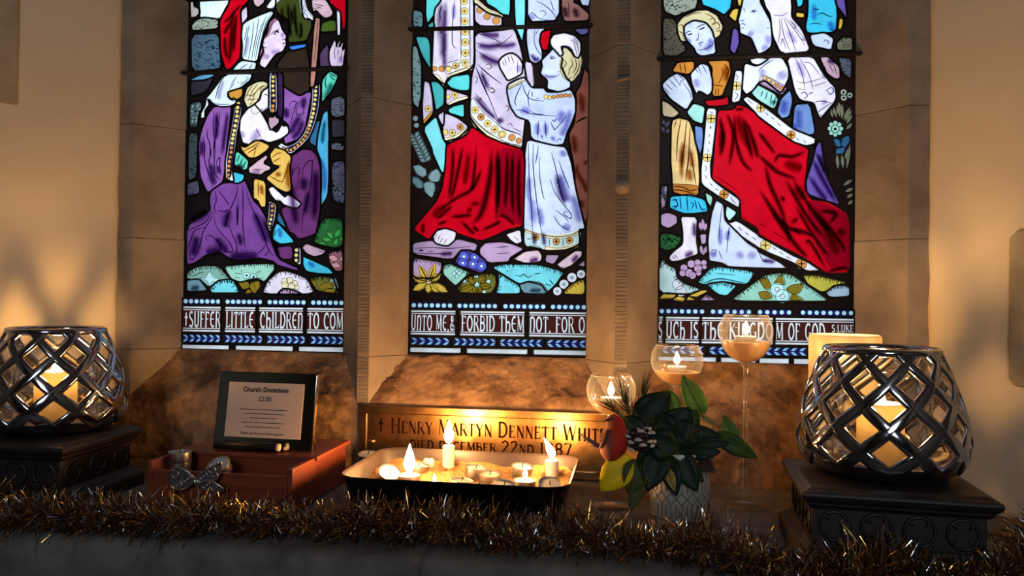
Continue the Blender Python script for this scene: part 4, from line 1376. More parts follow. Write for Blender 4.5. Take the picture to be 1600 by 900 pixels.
def smear(lines, n_sub=4):
    return catmull([(*p, 0) for p in lines], n_sub)
def build_light(n, cx, polys, strokes, quad, label, bar, texts, rows, base):
    x0w, x1w = cx-LW/2, cx+LW/2
    root = tag(empty('window_%d' % n, (cx, 0, GB)), label, 'window', kind='structure')
    # outline of the opening in photo pixels (found from the real opening)
    def proj(p):
        d = Vector(p)-CAM; z = d.dot(fwd); return (800+FPX*d.dot(RT)/z, 450-FPX*d.dot(UP)/z)
    ZT = .66
    frame = [proj((x0w-.005, 0, GB-.006)), proj((x1w+.005, 0, GB-.006)), proj((x1w+.005, 0, ZT)), proj((x0w-.005, 0, ZT))]
    layers = [(frame, base, True)]; strokesets = []; cur = ['a']; rnd = random.Random(n)
    (bl, br, tl, tr) = quad
    def bq(s, t):                    # s across, t downwards in the lettering band
        a = (tl[0]+(tr[0]-tl[0])*s, tl[1]+(tr[1]-tl[1])*s); b = (bl[0]+(br[0]-bl[0])*s, bl[1]+(br[1]-bl[1])*s)
        return (a[0]+(b[0]-a[0])*t, a[1]+(b[1]-a[1])*t)
    cur = ['a' if n == 1 else 'i' if n == 2 else 'q']
    for tk in parse(polys):
        c, _, fl = tk[0].partition(':'); pts, discs = path(tk[1:], cur)
        for (x, y, r) in discs:
            layers.append(([(x+r*math.cos(2*PI*k/12), y+r*math.sin(2*PI*k/12)) for k in range(12)], c, False))
            if 'p' in fl: strokesets.append(('K', False, .9, [(x+r*math.cos(2*PI*k/14), y+r*math.sin(2*PI*k/14)) for k in range(15)]))
        if len(pts) > 2:
            lead = not ('p' in fl or 'n' in fl); P = chaikin(pts)
            layers.append((P, c, lead))
            if 'p' in fl: strokesets.append(('K', False, 1.1, pts+[pts[0]]))
            A = sum(P[i-1][0]*P[i][1]-P[i][0]*P[i-1][1] for i in range(len(P)))
            if 's' in fl:            # grassy fringe along the upper edge
                for i in range(len(P)):
                    a, b = Vector(P[i]), Vector(P[(i+1) % len(P)]); e = b-a; L = e.length
                    nrm = Vector((-e.y, e.x)) if A > 0 else Vector((e.y, -e.x))
                    if L < .1 or nrm.normalized().y < .15: continue
                    k = 0.0
                    while k < L:
                        p = a+e*(k/L); q = p+nrm.normalized()*rnd.uniform(3.5, 8)+Vector((rnd.uniform(-2, 2), 0))
                        strokesets.append(('K', False, rnd.uniform(1.2, 2.0), [tuple(p), tuple(q)])); k += rnd.uniform(2.2, 4)
            if 'h' in fl:            # hatched foliage and rock
                xs = [p[0] for p in P]; ys = [p[1] for p in P]; area = abs(A)/2
                for _ in range(int(area/26)):
                    x, y = rnd.uniform(min(xs), max(xs)), rnd.uniform(min(ys), max(ys))
                    if inside(P, np.array([x]), np.array([y]))[0]:
                        dx, dy = rnd.uniform(2, 6)*rnd.choice((-1, 1)), rnd.uniform(-3, 3)
                        strokesets.append(('K', False, rnd.uniform(.8, 1.8), [(x, y), (x+dx*.5, y+dy*.5-1), (x+dx, y+dy)]))
    # lettering band
    def rect(s0, s1, t0, t1, c, lead): layers.append(([bq(s0, t0), bq((s0+s1)/2, t0), bq(s1, t0), bq(s1, t1), bq((s0+s1)/2, t1), bq(s0, t1)], c, lead))
    bead, text, chev, bott, flip = rows
    for s0, s1 in bead:
        rect(s0, s1, .05, .17, 'brd', True); k = max(2, round((s1-s0)*28))
        for i in range(k):
            c = bq(s0+(s1-s0)*(i+.5)/k, .11); r = 3.4
            layers.append(([(c[0]+r*math.cos(2*PI*q/10), c[1]+r*math.sin(2*PI*q/10)) for q in range(10)], 'gpc', False))
    for (s0, s1), tx in zip(text, texts):
        rect(s0, s1, .19, .67, 'txt', True)
        for a, b in ((.205, .235), (.255, .27), (.585, .60), (.62, .65)): rect(s0, s1, a, b, 'wbar', False)
        for tline, ta, tb, sa, sb in tx:
            pl, adv = text_strokes(tline, .135, .065)
            for g in pl: layers.append(([bq(sa+(sb-sa)*p[0]/adv, tb-(tb-ta)*p[1]) for p in g], 'wbar', False))
    for s0, s1 in chev:
        rect(s0, s1, .695, .845, 'brd', True); k = max(2, round((s1-s0)*24)); ds = (s1-s0)/k
        for i in range(k):
            sg = 1 if (s0+ds*(i+.5)) < flip else -1; c = s0+ds*(i+.5)
            for v in (-1, 1):
                layers.append(([bq(c-sg*ds*.45, .77+v*.072), bq(c-sg*ds*.0, .77+v*.076), bq(c+sg*ds*.42, .77+v*.010), bq(c+sg*ds*.05, .77+v*.010)], 'chv', False))
    for s0, s1 in bott: rect(s0, s1, .878, .985, 'wbar', True)
    # planar subdivision of all outlines
    verts = []; edges = []
    for P, c, l in layers:
        o = len(verts); verts += [Vector((p[0]-frame[0][0], p[1]-frame[0][1])) for p in P]
        edges += [(o+i, o+(i+1) % len(P)) for i in range(len(P))]
    cv, ce, cf, *_ = geometry.delaunay_2d_cdt(verts, edges, [], 0, 1e-4, False)
    V = np.array([(v.x+frame[0][0], v.y+frame[0][1]) for v in cv]); F = np.array([tuple(f) for f in cf])
    C = V[F].mean(1); own = np.full(len(F), -1); colr = np.full(len(F), -1)
    for i, (P, c, l) in enumerate(layers):
        m = inside(P, C[:, 0], C[:, 1])
        if l: own[m] = i
        colr[m] = i
    inb = inside(frame, C[:, 0], C[:, 1]); keep = np.where(inb & (own >= 0))[0]
    # connected regions with one owner = one pane
    par = {int(k): int(k) for k in keep}
    def find(a):
        while par[a] != a: par[a] = par[par[a]]; a = par[a]
        return a
    em = {}
    for k in keep:
        f = F[k]
        for a, b in ((f[0], f[1]), (f[1], f[2]), (f[2], f[0])):
            e = (min(a, b), max(a, b))
            if e in em:
                if own[em[e]] == own[k]: par[find(int(k))] = find(em[e])
            else: em[e] = int(k)
    groups = {}
    for k in keep: groups.setdefault(find(int(k)), []).append(int(k))
    P3 = [hY(float(v[0]), float(v[1]), 0) - Vector((cx, 0, GB)) for v in V]
    small = MB(); smm = []
    allg = sorted(groups.values(), key=lambda g: -len(g))
    for g in allg:
        ar = sum(abs((V[F[k][1]][0]-V[F[k][0]][0])*(V[F[k][2]][1]-V[F[k][0]][1])-(V[F[k][2]][0]-V[F[k][0]][0])*(V[F[k][1]][1]-V[F[k][0]][1])) for k in g)/2
        mb = MB(); mats = []; idx = {}
        target = mb if ar > 40 else None
        cols = [layers[colr[k]][1] for k in g]
        if target is None:
            for k in g:
                c = layers[colr[k]][1]
                if c not in smm: smm.append(c)
                small.add([P3[i] for i in F[k]], [(0, 1, 2)], smm.index(c))
            continue
        for k, c in zip(g, cols):
            if c not in mats: mats.append(c)
            f = []
            for i in F[k]:
                if i not in idx: idx[i] = len(mb.v); mb.v.append(tuple(P3[i]))
                f.append(idx[i])
            mb.f.append(tuple(f)); mb.m.append(mats.index(c))
        mb.build('pane', [GLASSM[c] for c in mats], root)
    if small.f: tag(small.build('glass_slivers', [GLASSM[c] for c in smm], root), kind='stuff')
    # lead cames along every visible pane outline
    lead = MB()
    LL = [(i, P) for i, (P, c, l) in enumerate(layers) if l]
    for q, (i, P) in enumerate(LL):
        if i == 0: w = 4.0
        elif P[0][1] > tl[1]-2: w = 2.4
        else: w = 3.0
        dense = []
        for a in range(len(P)):
            p, r = P[a], P[(a+1) % len(P)]; k = max(1, int(math.dist(p, r)/1.6))
            dense += [(p[0]+(r[0]-p[0])*t/k, p[1]+(r[1]-p[1])*t/k) for t in range(k)]
        X = np.array([d[0] for d in dense]); Y = np.array([d[1] for d in dense])
        vis = inside(frame, X, Y) if i else np.ones(len(X), bool)
        for j, Q in LL[q+1:]:
            bx = np.asarray(Q)
            if bx[:, 0].max() < X.min() or bx[:, 0].min() > X.max() or bx[:, 1].max() < Y.min() or bx[:, 1].min() > Y.max(): continue
            vis &= ~inside(Q, X, Y)
        m = len(dense)
        if vis.all(): runs = [list(range(m))+[0]]
        else:
            st = int(np.where(~vis)[0][0]); runs = []; curr = []
            for k in range(m+1):
                a = (st+k) % m
                if vis[a]: curr.append(a)
                elif curr: runs.append(curr+[a]); curr = []
        for rn in runs:
            if len(rn) < 3: continue
            rn = rn[::2]+([rn[-1]] if len(rn) % 2 == 0 else [])
            pts = [hY(*dense[a], 0)-Vector((cx, 0, GB)) for a in rn]; vs = []; fs = []; hw = w/2*PXM
            for a, p in enumerate(pts):
                t = pts[min(a+1, len(pts)-1)]-pts[max(a-1, 0)]
                if t.length < 1e-9: t = Vector((1, 0, 0))
                t.normalize(); s = Vector((-t.z, 0, t.x))
                vs += [p-s*hw+Vector((0, .001, 0)), p-s*hw*.6+Vector((0, -.0026, 0)), p+s*hw*.6+Vector((0, -.0026, 0)), p+s*hw+Vector((0, .001, 0))]
            for a in range(len(pts)-1):
                for k in range(3): fs.append((a*4+k, a*4+k+1, a*4+k+5, a*4+k+4))
            lead.add(vs, fs)
    tag(lead.build('lead_came', LEADM, root), 'dark lead strips between the panes')
    # painted brushwork
    cur = ['a' if n == 1 else 'i' if n == 2 else 'q']
    for tk in parse(strokes):
        ink, w = tk[0], float(tk[1]); pts, _ = path(tk[2:], cur)
        if len(pts) > 1: strokesets.append((ink[0], '~' in ink, w*(2.4 if '~' in ink else 1.75), pts))
    paint = MB(); uv = []; pm = []
    for num, (ink, soft, w, pts) in enumerate(strokesets):
        key = (ink, soft)
        if key not in pm: pm.append(key)
        C3 = smear(pts, 5) if len(pts) > 2 else [Vector((pts[0][0]+(pts[1][0]-pts[0][0])*k/4, pts[0][1]+(pts[1][1]-pts[0][1])*k/4, 0)) for k in range(5)]
        closed = math.dist(pts[0], pts[-1]) < .5; nn = len(C3); vs = []; fs = []
        dy = (-.0003 if soft else -.0007)-.0000002*num
        for a, p in enumerate(C3):
            t = C3[min(a+1, nn-1)]-C3[max(a-1, 0)]
            if t.length < 1e-6: t = Vector((1, 0, 0))
            t.normalize(); s = Vector((-t.y, t.x, 0)); u = a/(nn-1)
            ww = w/2*(1 if closed else max(.12, math.sin(PI*min(1, max(0, .08+.84*u)))**.6))
            for sg in (-1, 1):
                q = p+s*(ww*sg); h = hY(q.x, q.y, 0); vs.append((h.x-cx, dy, h.z-GB)); 
        o = len(paint.v)
        for a in range(nn-1):
            fs.append((a*2, a*2+1, a*2+3, a*2+2)); e0, e1 = ((1, 1) if closed or not soft else (min(1, 1.9*math.sin(PI*a/(nn-1))), min(1, 1.9*math.sin(PI*(a+1)/(nn-1))))); uv += [0, e0, 1, e0, 1, e1, 0, e1]
        paint.add(vs, fs, pm.index(key))
    po = paint.build('glass_paint', [INKM[a][1 if b else 0] for a, b in pm], root)
    ul = po.data.uv_layers.new(name='UVMap'); ul.data.foreach_set('uv', uv)
    tag(po, 'painted brush lines on the glass', kind='stuff')
    # iron saddle bar with its tie wires
    a, b = hY(*bar[0], -.006), hY(*bar[1], -.006)
    mb = MB(); mb.tube([a-Vector((cx+.008, 0, GB)), b-Vector((cx-.008, 0, GB))], .0048, 8); mb.build('saddle_bar', IRON, root, True)
    mb = MB(); z = a.z+.62-GB; mb.tube([(-LW/2, -.006, z), (LW/2, -.006, z)], .0048, 8)
    mb.build('saddle_bar', IRON, root, True)
    # plain quarries in the head of the light, above the picture
    for k in range(3):
        for i in range(3):
            mb = MB(); xa, xb = -LW/2+LW*i/3, -LW/2+LW*(i+1)/3; za, zb = ZT-GB+(ZTOP-ZT)*k/3, ZT-GB+(ZTOP-ZT)*(k+1)/3
            mb.add([(xa, 0, za), (xb, 0, za), (xb, 0, zb), (xa, 0, zb)], [(0, 1, 2, 3)])
            mb.build('pane', GLASSM[('sla', 'lid', 'dbl', 'rock', 'pu4', 'slv')[(i+2*k+n) % 6]], root)
            mb = MB(); mb.tube([(xa, -.001, za), (xa, -.001, zb)], .003, 6); mb.tube([(xa, -.001, za), (xb, -.001, za)], .003, 6); mb.build('lead_came', LEADM, root)
    return root
def T(s, sa, sb, ta=.295, tb=.565): return (s, ta, tb, sa, sb)
build_light(1, -LP, POLY_L, STROKE_L, ((284, 548), (537, 552.5), (286, 461), (538, 463.5)),
  'stained-glass light with a kneeling purple-robed woman and a bare-chested child', ((288, 114), (541, 107)),
  [[T('+SUFFeR', .01, .235)], [T('LITTLe', .27, .44)], [T('ChILDReN'.replace('N', 'n'), .48, .745)], [T('TO COMe', .775, 1.03)]],
  ([(0,.235),(.26,.495),(.52,.765),(.79,1)], [(0,.24),(.26,.455),(.47,.75),(.768,1)], [(0,.24),(.26,.5),(.52,.765),(.79,1)], [(0,.295),(.33,.69),(.72,1)], 2), 'blk')
build_light(2, 0, POLY_C, STROKE_C, ((640, 552), (917, 557.5), (642, 467.5), (917, 470.5)),
  'stained-glass light with a red-skirted robed figure blessing a praying child in white', ((640, 46), (922, 40)),
  [[T('UnTO MeJ&'.replace('J', ','), .005, .25)], [T('FORBID TheM', .29, .645)], [T('nOT, FOR OF', .675, 1.02)]],
  ([(0,.24),(.26,.495),(.52,.77),(.79,1)], [(0,.258),(.28,.65),(.67,1)], [(0,.225),(.245,.487),(.505,.75),(.772,1)], [(0,.29),(.32,.667),(.697,1)], .5), 'brn')
build_light(3, LP, POLY_R, STROKE_R, ((1027, 567), (1335, 572.5), (1029, 476), (1335, 479)),
  'stained-glass light with a kneeling red-robed woman and a boy in gold', ((1028, 92), (1340, 83.5)),
  [[T('S', .002, .022)], [T('UCh IS', .042, .205)], [T('The KInGDO', .225, .585)], [T('M OF GOD', .60, .85), T('S:LUKE', .885, .995, .31, .43)]],
  ([(0,.24),(.26,.48),(.50,.685),(.72,1)], [(0,.027),(.036,.213),(.22,.588),(.595,1)], [(.02,.24),(.26,.48),(.5,.76),(.78,1)], [(0,.30),(.32,.5),(.515,.67),(.69,1)], -1), 'brn')

# ------------------------------------------------------------------ candles and flames
def flame(parent, p, h, r, mat, lean=(0, 0)):
    mb = MB(); prof = [(.02, 0), (.55, .10), (.92, .24), (1.0, .34), (.86, .5), (.58, .68), (.30, .84), (.10, .96), (.01, 1.0)]
    vs = []; n = 12
    for q, z in prof:
        for k in range(n):
            a = 2*PI*k/n; vs.append((p[0]+r*q*math.cos(a)+lean[0]*h*z*z, p[1]+r*q*math.sin(a)+lean[1]*h*z*z, p[2]+h*z))
    fs = [(j*n+k, j*n+(k+1)%n, (j+1)*n+(k+1)%n, (j+1)*n+k) for j in range(len(prof)-1) for k in range(n)]
    fs += [tuple(range(n))[::-1], tuple(range((len(prof)-1)*n, len(prof)*n))]
    mb.add(vs, fs); o = mb.build('flame', mat, parent, True); tag(o, 'bright yellow-white flame'); return o
def wick(parent, p, h=.009):
    mb = MB(); mb.tube([p, (p[0]+.0008, p[1], p[2]+h*.6), (p[0]+.0016, p[1], p[2]+h)], .0009, 6); return mb.build('wick', WICK, parent)
def pillar(name, loc, r, h, label, well=.03, mat=IVORY, fl=True, fm=None, group=None, fh=.034, fr=.0075):
    t = tag(empty(name, loc), label, 'candle', group)
    mb = MB(); e = .004
    mb.lathe([(.0005, 0), (r-.001, 0), (r, .002), (r, h-e), (r-e*.4, h-e*.3), (r-e, h), (r-.006, h-.004), (r-.008, h-well*.6), (r*.62, h-well), (.0005, h-well-.001)], 40)
    smooth_angle(mb.build('wax_body', mat, t), 50)
    wick(t, (0, 0, h-well-.001))
    if fl: flame(t, (0, 0, h-well+.007), fh, fr, fm or FLAME_BIG)
    return t
def tealight(loc, label, group, lit=0, tilt=(0, 0), lean=(0, 0), empty_cup=False, cup_only=False, glow=True):
    t = tag(empty('tealight', loc), label, 'tealight', group); t.rotation_euler = (tilt[0], tilt[1], random.random())
    R, H = .0192, .0165
    mb = MB(); mb.lathe([(.0005, 0), (R-.0012, 0), (R-.0008, .001), (R-.0006, H), (R+.0004, H+.0002), (R+.0004, H-.0004), (R-.0010, H-.0006), (R-.0013, .0012), (.0005, .0012)], 32)
    smooth_angle(mb.build('metal_cup', SILVER2, t), 40)
    mb = MB(); zt = H-.0022 if not empty_cup else .004
    mb.lathe([(R-.0014, .0014), (R-.0014, zt), (.010, zt-.0006), (.0005, zt-.0002)], 32); smooth_angle(mb.build('wax', WAX, t), 40)
    wick(t, (0, 0, zt-.0005), .008)
    if lit: flame(t, (.001, 0, zt+.004), lit, lit*.19, FLAME, lean)
    return t

# ------------------------------------------------------------------ lanterns
def lantern(loc, label, rot):
    t = tag(empty('candle_lantern', loc, rot), label, 'lantern', 'pair of silver lattice lanterns')
    prof = [(.090, .004), (.104, .016), (.1125, .032), (.115, .050), (.1125, .074), (.1055, .102), (.0965, .130), (.0875, .154), (.0790, .172), (.0755, .180)]
    cp = catmull([(r, 0, z) for r, z in prof], 8)
    ss = [0]
    for a, b in zip(cp, cp[1:]): ss.append(ss[-1]+(b-a).length)
    def at(u):
        s = u*ss[-1]
        for k in range(len(ss)-1):
            if ss[k+1] >= s:
                f = (s-ss[k])/(ss[k+1]-ss[k]); p = cp[k].lerp(cp[k+1], f); return p.x, p.z, (cp[k+1]-cp[k]).normalized()
        return cp[-1].x, cp[-1].z, (cp[-1]-cp[-2]).normalized()
    NB, TW = 10, math.radians(110); u0, u1 = .10, .985
    lat = MB(); n = 44
    for sg in (-1, 1):
        for k in range(NB):
            vs = []; fs = []; C = []
            for i in range(n+1):
                u = u0+(u1-u0)*i/n; r, z, tg = at(u); a = 2*PI*k/NB+sg*TW*(u-u0)
                C.append((Vector((r*math.cos(a), r*math.sin(a), z)), Vector((tg.z*math.cos(a), tg.z*math.sin(a), -tg.x))))
            for i, (p, nr) in enumerate(C):
                tn = (C[min(i+1, n)][0]-C[max(i-1, 0)][0]).normalized(); sd = nr.cross(tn).normalized()
                w = .0102*(1-.38*i/n)
                for dx, dn in ((-1, -.0025), (-.9, .0014), (-.5, .0024), (.5, .0024), (.9, .0014), (1, -.0025), (.55, -.0042), (-.55, -.0042)):
                    vs.append(p+sd*(dx*w)+nr*dn)
            for i in range(n):
                for q in range(8): fs.append((i*8+q, i*8+(q+1)%8, (i+1)*8+(q+1)%8, (i+1)*8+q))
            lat.add(vs, fs)
    lat.build('lattice', SILVER, t, True)
    mb = MB(); mb.lathe([(.0715, .176), (.0725, .181), (.0755, .1835), (.0790, .1815), (.0805, .177), (.0785, .173), (.0745, .172)], 56, closed=True); mb.build('top_rim', SILVER, t, True)
    mb = MB(); mb.lathe([(.0005, .001), (.082, .001), (.088, .003), (.1015, .0135), (.1075, .024), (.1050, .027), (.099, .020), (.088, .009), (.080, .006), (.0005, .006)], 56); smooth_angle(mb.build('base_dish', SILVER, t), 60)
    mb = MB(); mb.lathe([(.0005, .0065), (.064, .0065), (.066, .009), (.066, .150), (.0672, .151), (.0684, .150), (.0684, .008), (.066, .0062)], 48); mb.build('glass_liner', GLASS, t, True)
    return t
ZS = ZL+.112
LR, LLx = Vector((.645, -.405, ZS)), Vector((-.735, -.362, ZS))
lantern(LR, 'silver lattice lantern standing in front of the big ivory pillar candle', .12)
lantern(LLx, 'silver lattice lantern on the dark stand next to the donation sign', .35)
pillar('pillar_candle', LR+Vector((0, 0, .0072)), .032, .094, 'lit pillar candle in the lantern in front of the ivory candle', .042, fm=FLAME_BIG, fh=.068, fr=.0095)
pillar('pillar_candle', LLx+Vector((0, 0, .0072)), .034, .098, 'lit pillar candle in the lantern next to the donation sign', .042, fm=FLAME_BIG, fh=.068, fr=.0095)
pc = hY(1320, 525, -.2)
pillar('pillar_candle', (pc.x, -.2, ZL+.0005), .0585, pc.z-ZL+.002, 'big ivory pillar candle glowing behind the lantern', .055, fm=FLAME_IV, fh=.044, fr=.012)

# ------------------------------------------------------------------ dark wooden stands
def stand(cx, cy, w, d, rz, label):
    t = tag(empty('wooden_stand', (cx, cy, ZL+.0005), rz), label, 'stand', 'pair of dark carved stands')
    h = ZS-ZL-.0005
    def rings(prof, name):
        mb = MB(); vs = []; fs = []
        for e, z in prof: vs += [(-w/2-e, -d/2-e, z), (w/2+e, -d/2-e, z), (w/2+e, d/2+e, z), (-w/2-e, d/2+e, z)]
        for i in range(len(prof)-1):
            for k in range(4): fs.append((i*4+k, i*4+(k+1)%4, i*4+4+(k+1)%4, i*4+4+k))
        fs += [(3, 2, 1, 0), tuple(range(len(prof)*4-4, len(prof)*4))]
        mb.add(vs, fs); return bevel(mb.build(name, DARKWOOD, t), .0012, 2, 20)
    rings([(.006, 0), (.006, .020), (.002, .026), (-.006, .030), (-.010, .036)], 'plinth')
    rings([(-.012, .034), (-.012, .084)], 'body')
    rings([(-.010, .082), (-.004, .088), (-.004, .091), (.002, .096), (.004, .102), (.002, .106), (-.004, .108), (-.010, h)], 'moulded_top')
    def ring(c, ax, r):
        pts = []
        for k in range(21):
            a = 2*PI*k/20; q = Vector(c)+(Vector((math.cos(a)*r, 0, math.sin(a)*r)) if ax == 'y' else Vector((0, math.cos(a)*r, math.sin(a)*r))); pts.append(q)
        mb = MB(); mb.tube(pts, .0024, 6, cap=False)
        for k in range(4):       # quatrefoil cusps
            a = PI/4+k*PI/2; q0 = Vector(c)+(Vector((math.cos(a)*r, 0, math.sin(a)*r)) if ax == 'y' else Vector((0, math.cos(a)*r, math.sin(a)*r)))
            mb.tube([q0, q0.lerp(Vector(c), .5)], [.003, .001], 6)
        mb.build('carved_roundel', DARKWOOD, t, True)
    for k in range(4): ring((-w/2+.04+(w-.08)*k/3, -d/2+.0115, .06), 'y', .019)
    for sx in (-1, 1):
        for k in range(3): ring((sx*(w/2-.0115), -d/2+.04+(d-.08)*k/2, .06), 'x', .019)
    return t
stand(.638, -.430, .236, .206, -.06, 'dark carved wooden stand under the lantern by the ivory candle')
stand(-.740, -.385, .236, .206, .02, 'dark carved wooden stand under the lantern by the donation sign')

# ------------------------------------------------------------------ donation box, sign and the things around it
BX0, BX1, BY0, BY1, BH, BYm = -.508, -.252, -.430, -.183, .080, -.338
bxt = tag(empty('donation_box', (0, 0, ZL+.0005)), 'mahogany box with a lidded back and an open front tray', 'box')
mb = MB(); mb.box((BX0+.004, BYm+.002, .002), (BX1-.004, BY1-.002, BH-.0085)); bevel(mb.build('body', REDWOOD, bxt), .001)
mb = MB(); mb.box((BX0-.004, BYm-.002, BH-.008), (BX1+.004, BY1+.003, BH)); bevel(mb.build('lid', REDWOOD, bxt), .002)
for a, b_, nm in (((BX0, BY0, 0), (BX0+.009, BYm-.003, BH), 'side_panel'), ((BX1-.009, BY0, 0), (BX1, BYm-.003, BH-.002), 'side_panel'),
     ((BX0+.0095, BY0, 0), (BX1-.0095, BY0+.008, BH-.014), 'front_panel'), ((BX0+.0095, BY0+.0085, .024), (BX1-.0095, BYm, .034), 'tray_floor')):
    mb = MB(); mb.box(a, b_); bevel(mb.build(nm, REDWOOD, bxt), .0015)
zB = ZL+BH+.0008
pbl, pbr_ = hZ(333, 699, zB), hZ(487, 707, zB)
sw = (pbr_-pbl).length; sh = .138
sg_rz = math.atan2(pbr_.y-pbl.y, pbr_.x-pbl.x)
sgn_ = tag(empty('donation_sign', (pbl+pbr_)/2, sg_rz), 'framed Church Donations notice leaning back on the mahogany box', 'sign'); sgn_.rotation_euler = (math.radians(-9), 0, sg_rz)
mb = MB(); mb.box((-sw/2, 0, 0), (sw/2, .007, sh)); bevel(mb.build('frame', SIGNFR, sgn_), .0022, 3)
mb = MB(); mb.box((-sw/2+.020, -.0012, .021), (sw/2-.024, .0005, sh-.019)); mb.build('paper', PAPER, sgn_)
mb = MB()
for a, b_ in (((-sw/2, -.0006, 0), (-sw/2+.0016, .007, sh)), ((sw/2-.0016, -.0006, 0), (sw/2, .007, sh)), ((-sw/2, -.0006, sh-.0012), (sw/2, .007, sh))): mb.box(a, b_)
mb.build('polished_edge', SILVER, sgn_)
mb = MB(); mb.add([(.03, .0072, .11), (.055, .0072, .11), (.075, .060, .012), (.045, .060, .012), (.03, .0100, .11), (.055, .0100, .11), (.075, .063, .012), (.045, .063, .012)],
   [(0, 1, 2, 3), (7, 6, 5, 4), (0, 4, 5, 1), (1, 5, 6, 2), (2, 6, 7, 3), (3, 7, 4, 0)]); mb.build('back_stand', BLACK, sgn_)
def label_text(s, size, x, z, bold, parent, nm='lettering'):
    c = bpy.data.curves.new('t', 'FONT'); c.body = s; c.size = size; c.align_x = 'CENTER'; c.offset = bold
    o = bpy.data.objects.new('t', c); COL.objects.link(o)
    dg = bpy.context.evaluated_depsgraph_get(); dg.update()
    me = bpy.data.meshes.new_from_object(o.evaluated_get(dg)); bpy.data.objects.remove(o)
    me.transform(Matrix.Rotation(PI/2, 4, 'X')); me.materials.clear(); me.materials.append(INK)
    q = bpy.data.objects.new(nm, me); COL.objects.link(q); q.parent = parent; q.location = (x, -.0016, z); return q
px_ = -.002
label_text('Church Donations', .0118, px_, sh-.0355, .0004, sgn_)
label_text('\u00a32.00', .0118, px_, sh-.0520, .0001, sgn_)
label_text('Thank you for your kind support.', .0062, px_, .0265, .0001, sgn_)
mb = MB()
for z, wl in ((.0700, .092), (.0625, .078), (.0550, .052), (.0468, .082), (.0390, .068)):     # print too small to read
    x = px_-wl/2
    while x < px_+wl/2:
        l = random.uniform(.002, .007); mb.box((x, -.0016, z), (min(x+l, px_+wl/2), -.0012, z+.0013)); x += l+.0012
tag(mb.build('small_print', INK, sgn_), kind='stuff')
def pen(p, q, r, label, nm):
    t = tag(empty(nm, p), label, 'pen'); d = Vector(q)-Vector(p)
    mb = MB(); mb.tube([(0, 0, 0), d*.38, d*.4, d*.97], [r*.8, r*.8, r, r], 16); smooth_angle(mb.build('barrel', BLACK, t), 40)
    mb = MB(); mb.tube([d*.97, d], [r*.86, r*.80], 16); mb.build('end_cap', PAPER, t); return t
yp = -.322
a, b_ = hY(336, 694, yp), hY(437, 702, yp)
a.z = b_.z = zB+.0088; pen(a, b_, .0082, 'thick black torch pen lying against the donation sign', 'torch_pen')
a, b_ = hY(380, 700, yp-.004), hY(445, 697, -.308)
a = Vector((hY(352, 695, -.309).x, -.309, zB+.0045)); b_ = Vector((hY(447, 697, -.309).x, -.3085, zB+.0045)); pen(a, b_, .0038, 'thin black pen lying behind the thick torch pen', 'thin_pen')
# tealights in the open tray
zt_ = ZL+.0352
p = hY(281, 715, -.375)
tealight((p.x, -.375, zt_), 'lower tealight of the stacked pair in the mahogany tray', 'spare tealights in the mahogany tray')
tealight((p.x, -.375, zt_+.0172), 'middle tealight of the stack in the mahogany tray', 'spare tealights in the mahogany tray')
tealight((p.x+.001, -.376, zt_+.0344), 'top tealight of the stack in the mahogany tray', 'spare tealights in the mahogany tray')
p = hY(352, 726, -.392)
tealight((p.x-.006, -.392, p.z-.012), 'tilted tealight propped on the front of the mahogany tray', 'spare tealights in the mahogany tray', tilt=(.5, -.35))
# silver filigree butterfly on the tray front
bf = tag(empty('butterfly_ornament', hY(308, 752, -.442)), 'silver filigree butterfly ornament hooked on the tray front', 'ornament')
FILI = pbr('filigree_silver', (196, 186, 178), .3, .9); 
o0 = bf.location.copy()
def bp(x, y, Y=-.442): return hY(x, y, Y)-o0
for nm, out_, Yo in (('wing', [(302,748),(292,736),(272,731),(264,744),(268,760),(284,766),(298,758)], -.446), ('wing', [(306,748),(318,738),(334,728),(345,722),(344,736),(336,752),(318,756)], -.446), ('wing', [(312,756),(326,752),(340,757),(350,766),(338,768),(322,764)], -.452)):
    pts = catmull([bp(x, y, Yo-.004*math.sin(i)) for i, (x, y) in enumerate(out_)], 4, True)
    mb = MB(); mb.tube(pts+[pts[0]], .0016, 6, cap=False)
    c = sum(pts, Vector())/len(pts); n = len(pts)
    for s0 in range(3):
        sp = []
        q0 = pts[(s0*n//3) % n]
        for k in range(15):
            a = k*.55+s0*2; r = .009*(1-k/17); m_ = q0.lerp(c, .5); sp.append(m_+Vector((math.cos(a)*r, -.001, math.sin(a)*r)))
        mb.tube(sp, .0011, 5)
    w = mb.build(nm, FILI, bf, True)
    mb = MB(); mb.add([c+Vector((0, .0012, 0))]+[p_+Vector((0, .0012, 0)) for p_ in pts], [(0, 1+k, 1+(k+1) % n) for k in range(n)]); mb.build('wing_sheet', pbr('wing_sheet', (150, 140, 136), .35, .7) if 'wing_sheet' not in MATS else MATS['wing_sheet'], w, True)
mb = MB(); mb.tube([bp(300, 742), bp(305, 752), bp(309, 762)], [.002, .0042, .0018], 10); mb.build('body', FILI, bf, True)
mb = MB(); mb.tube([bp(296, 760), bp(275, 768), bp(246, 783, -.446)], [.003, .0036, .002], 8, flat=.5); mb.build('ribbon_tail', BRASS, bf, True)

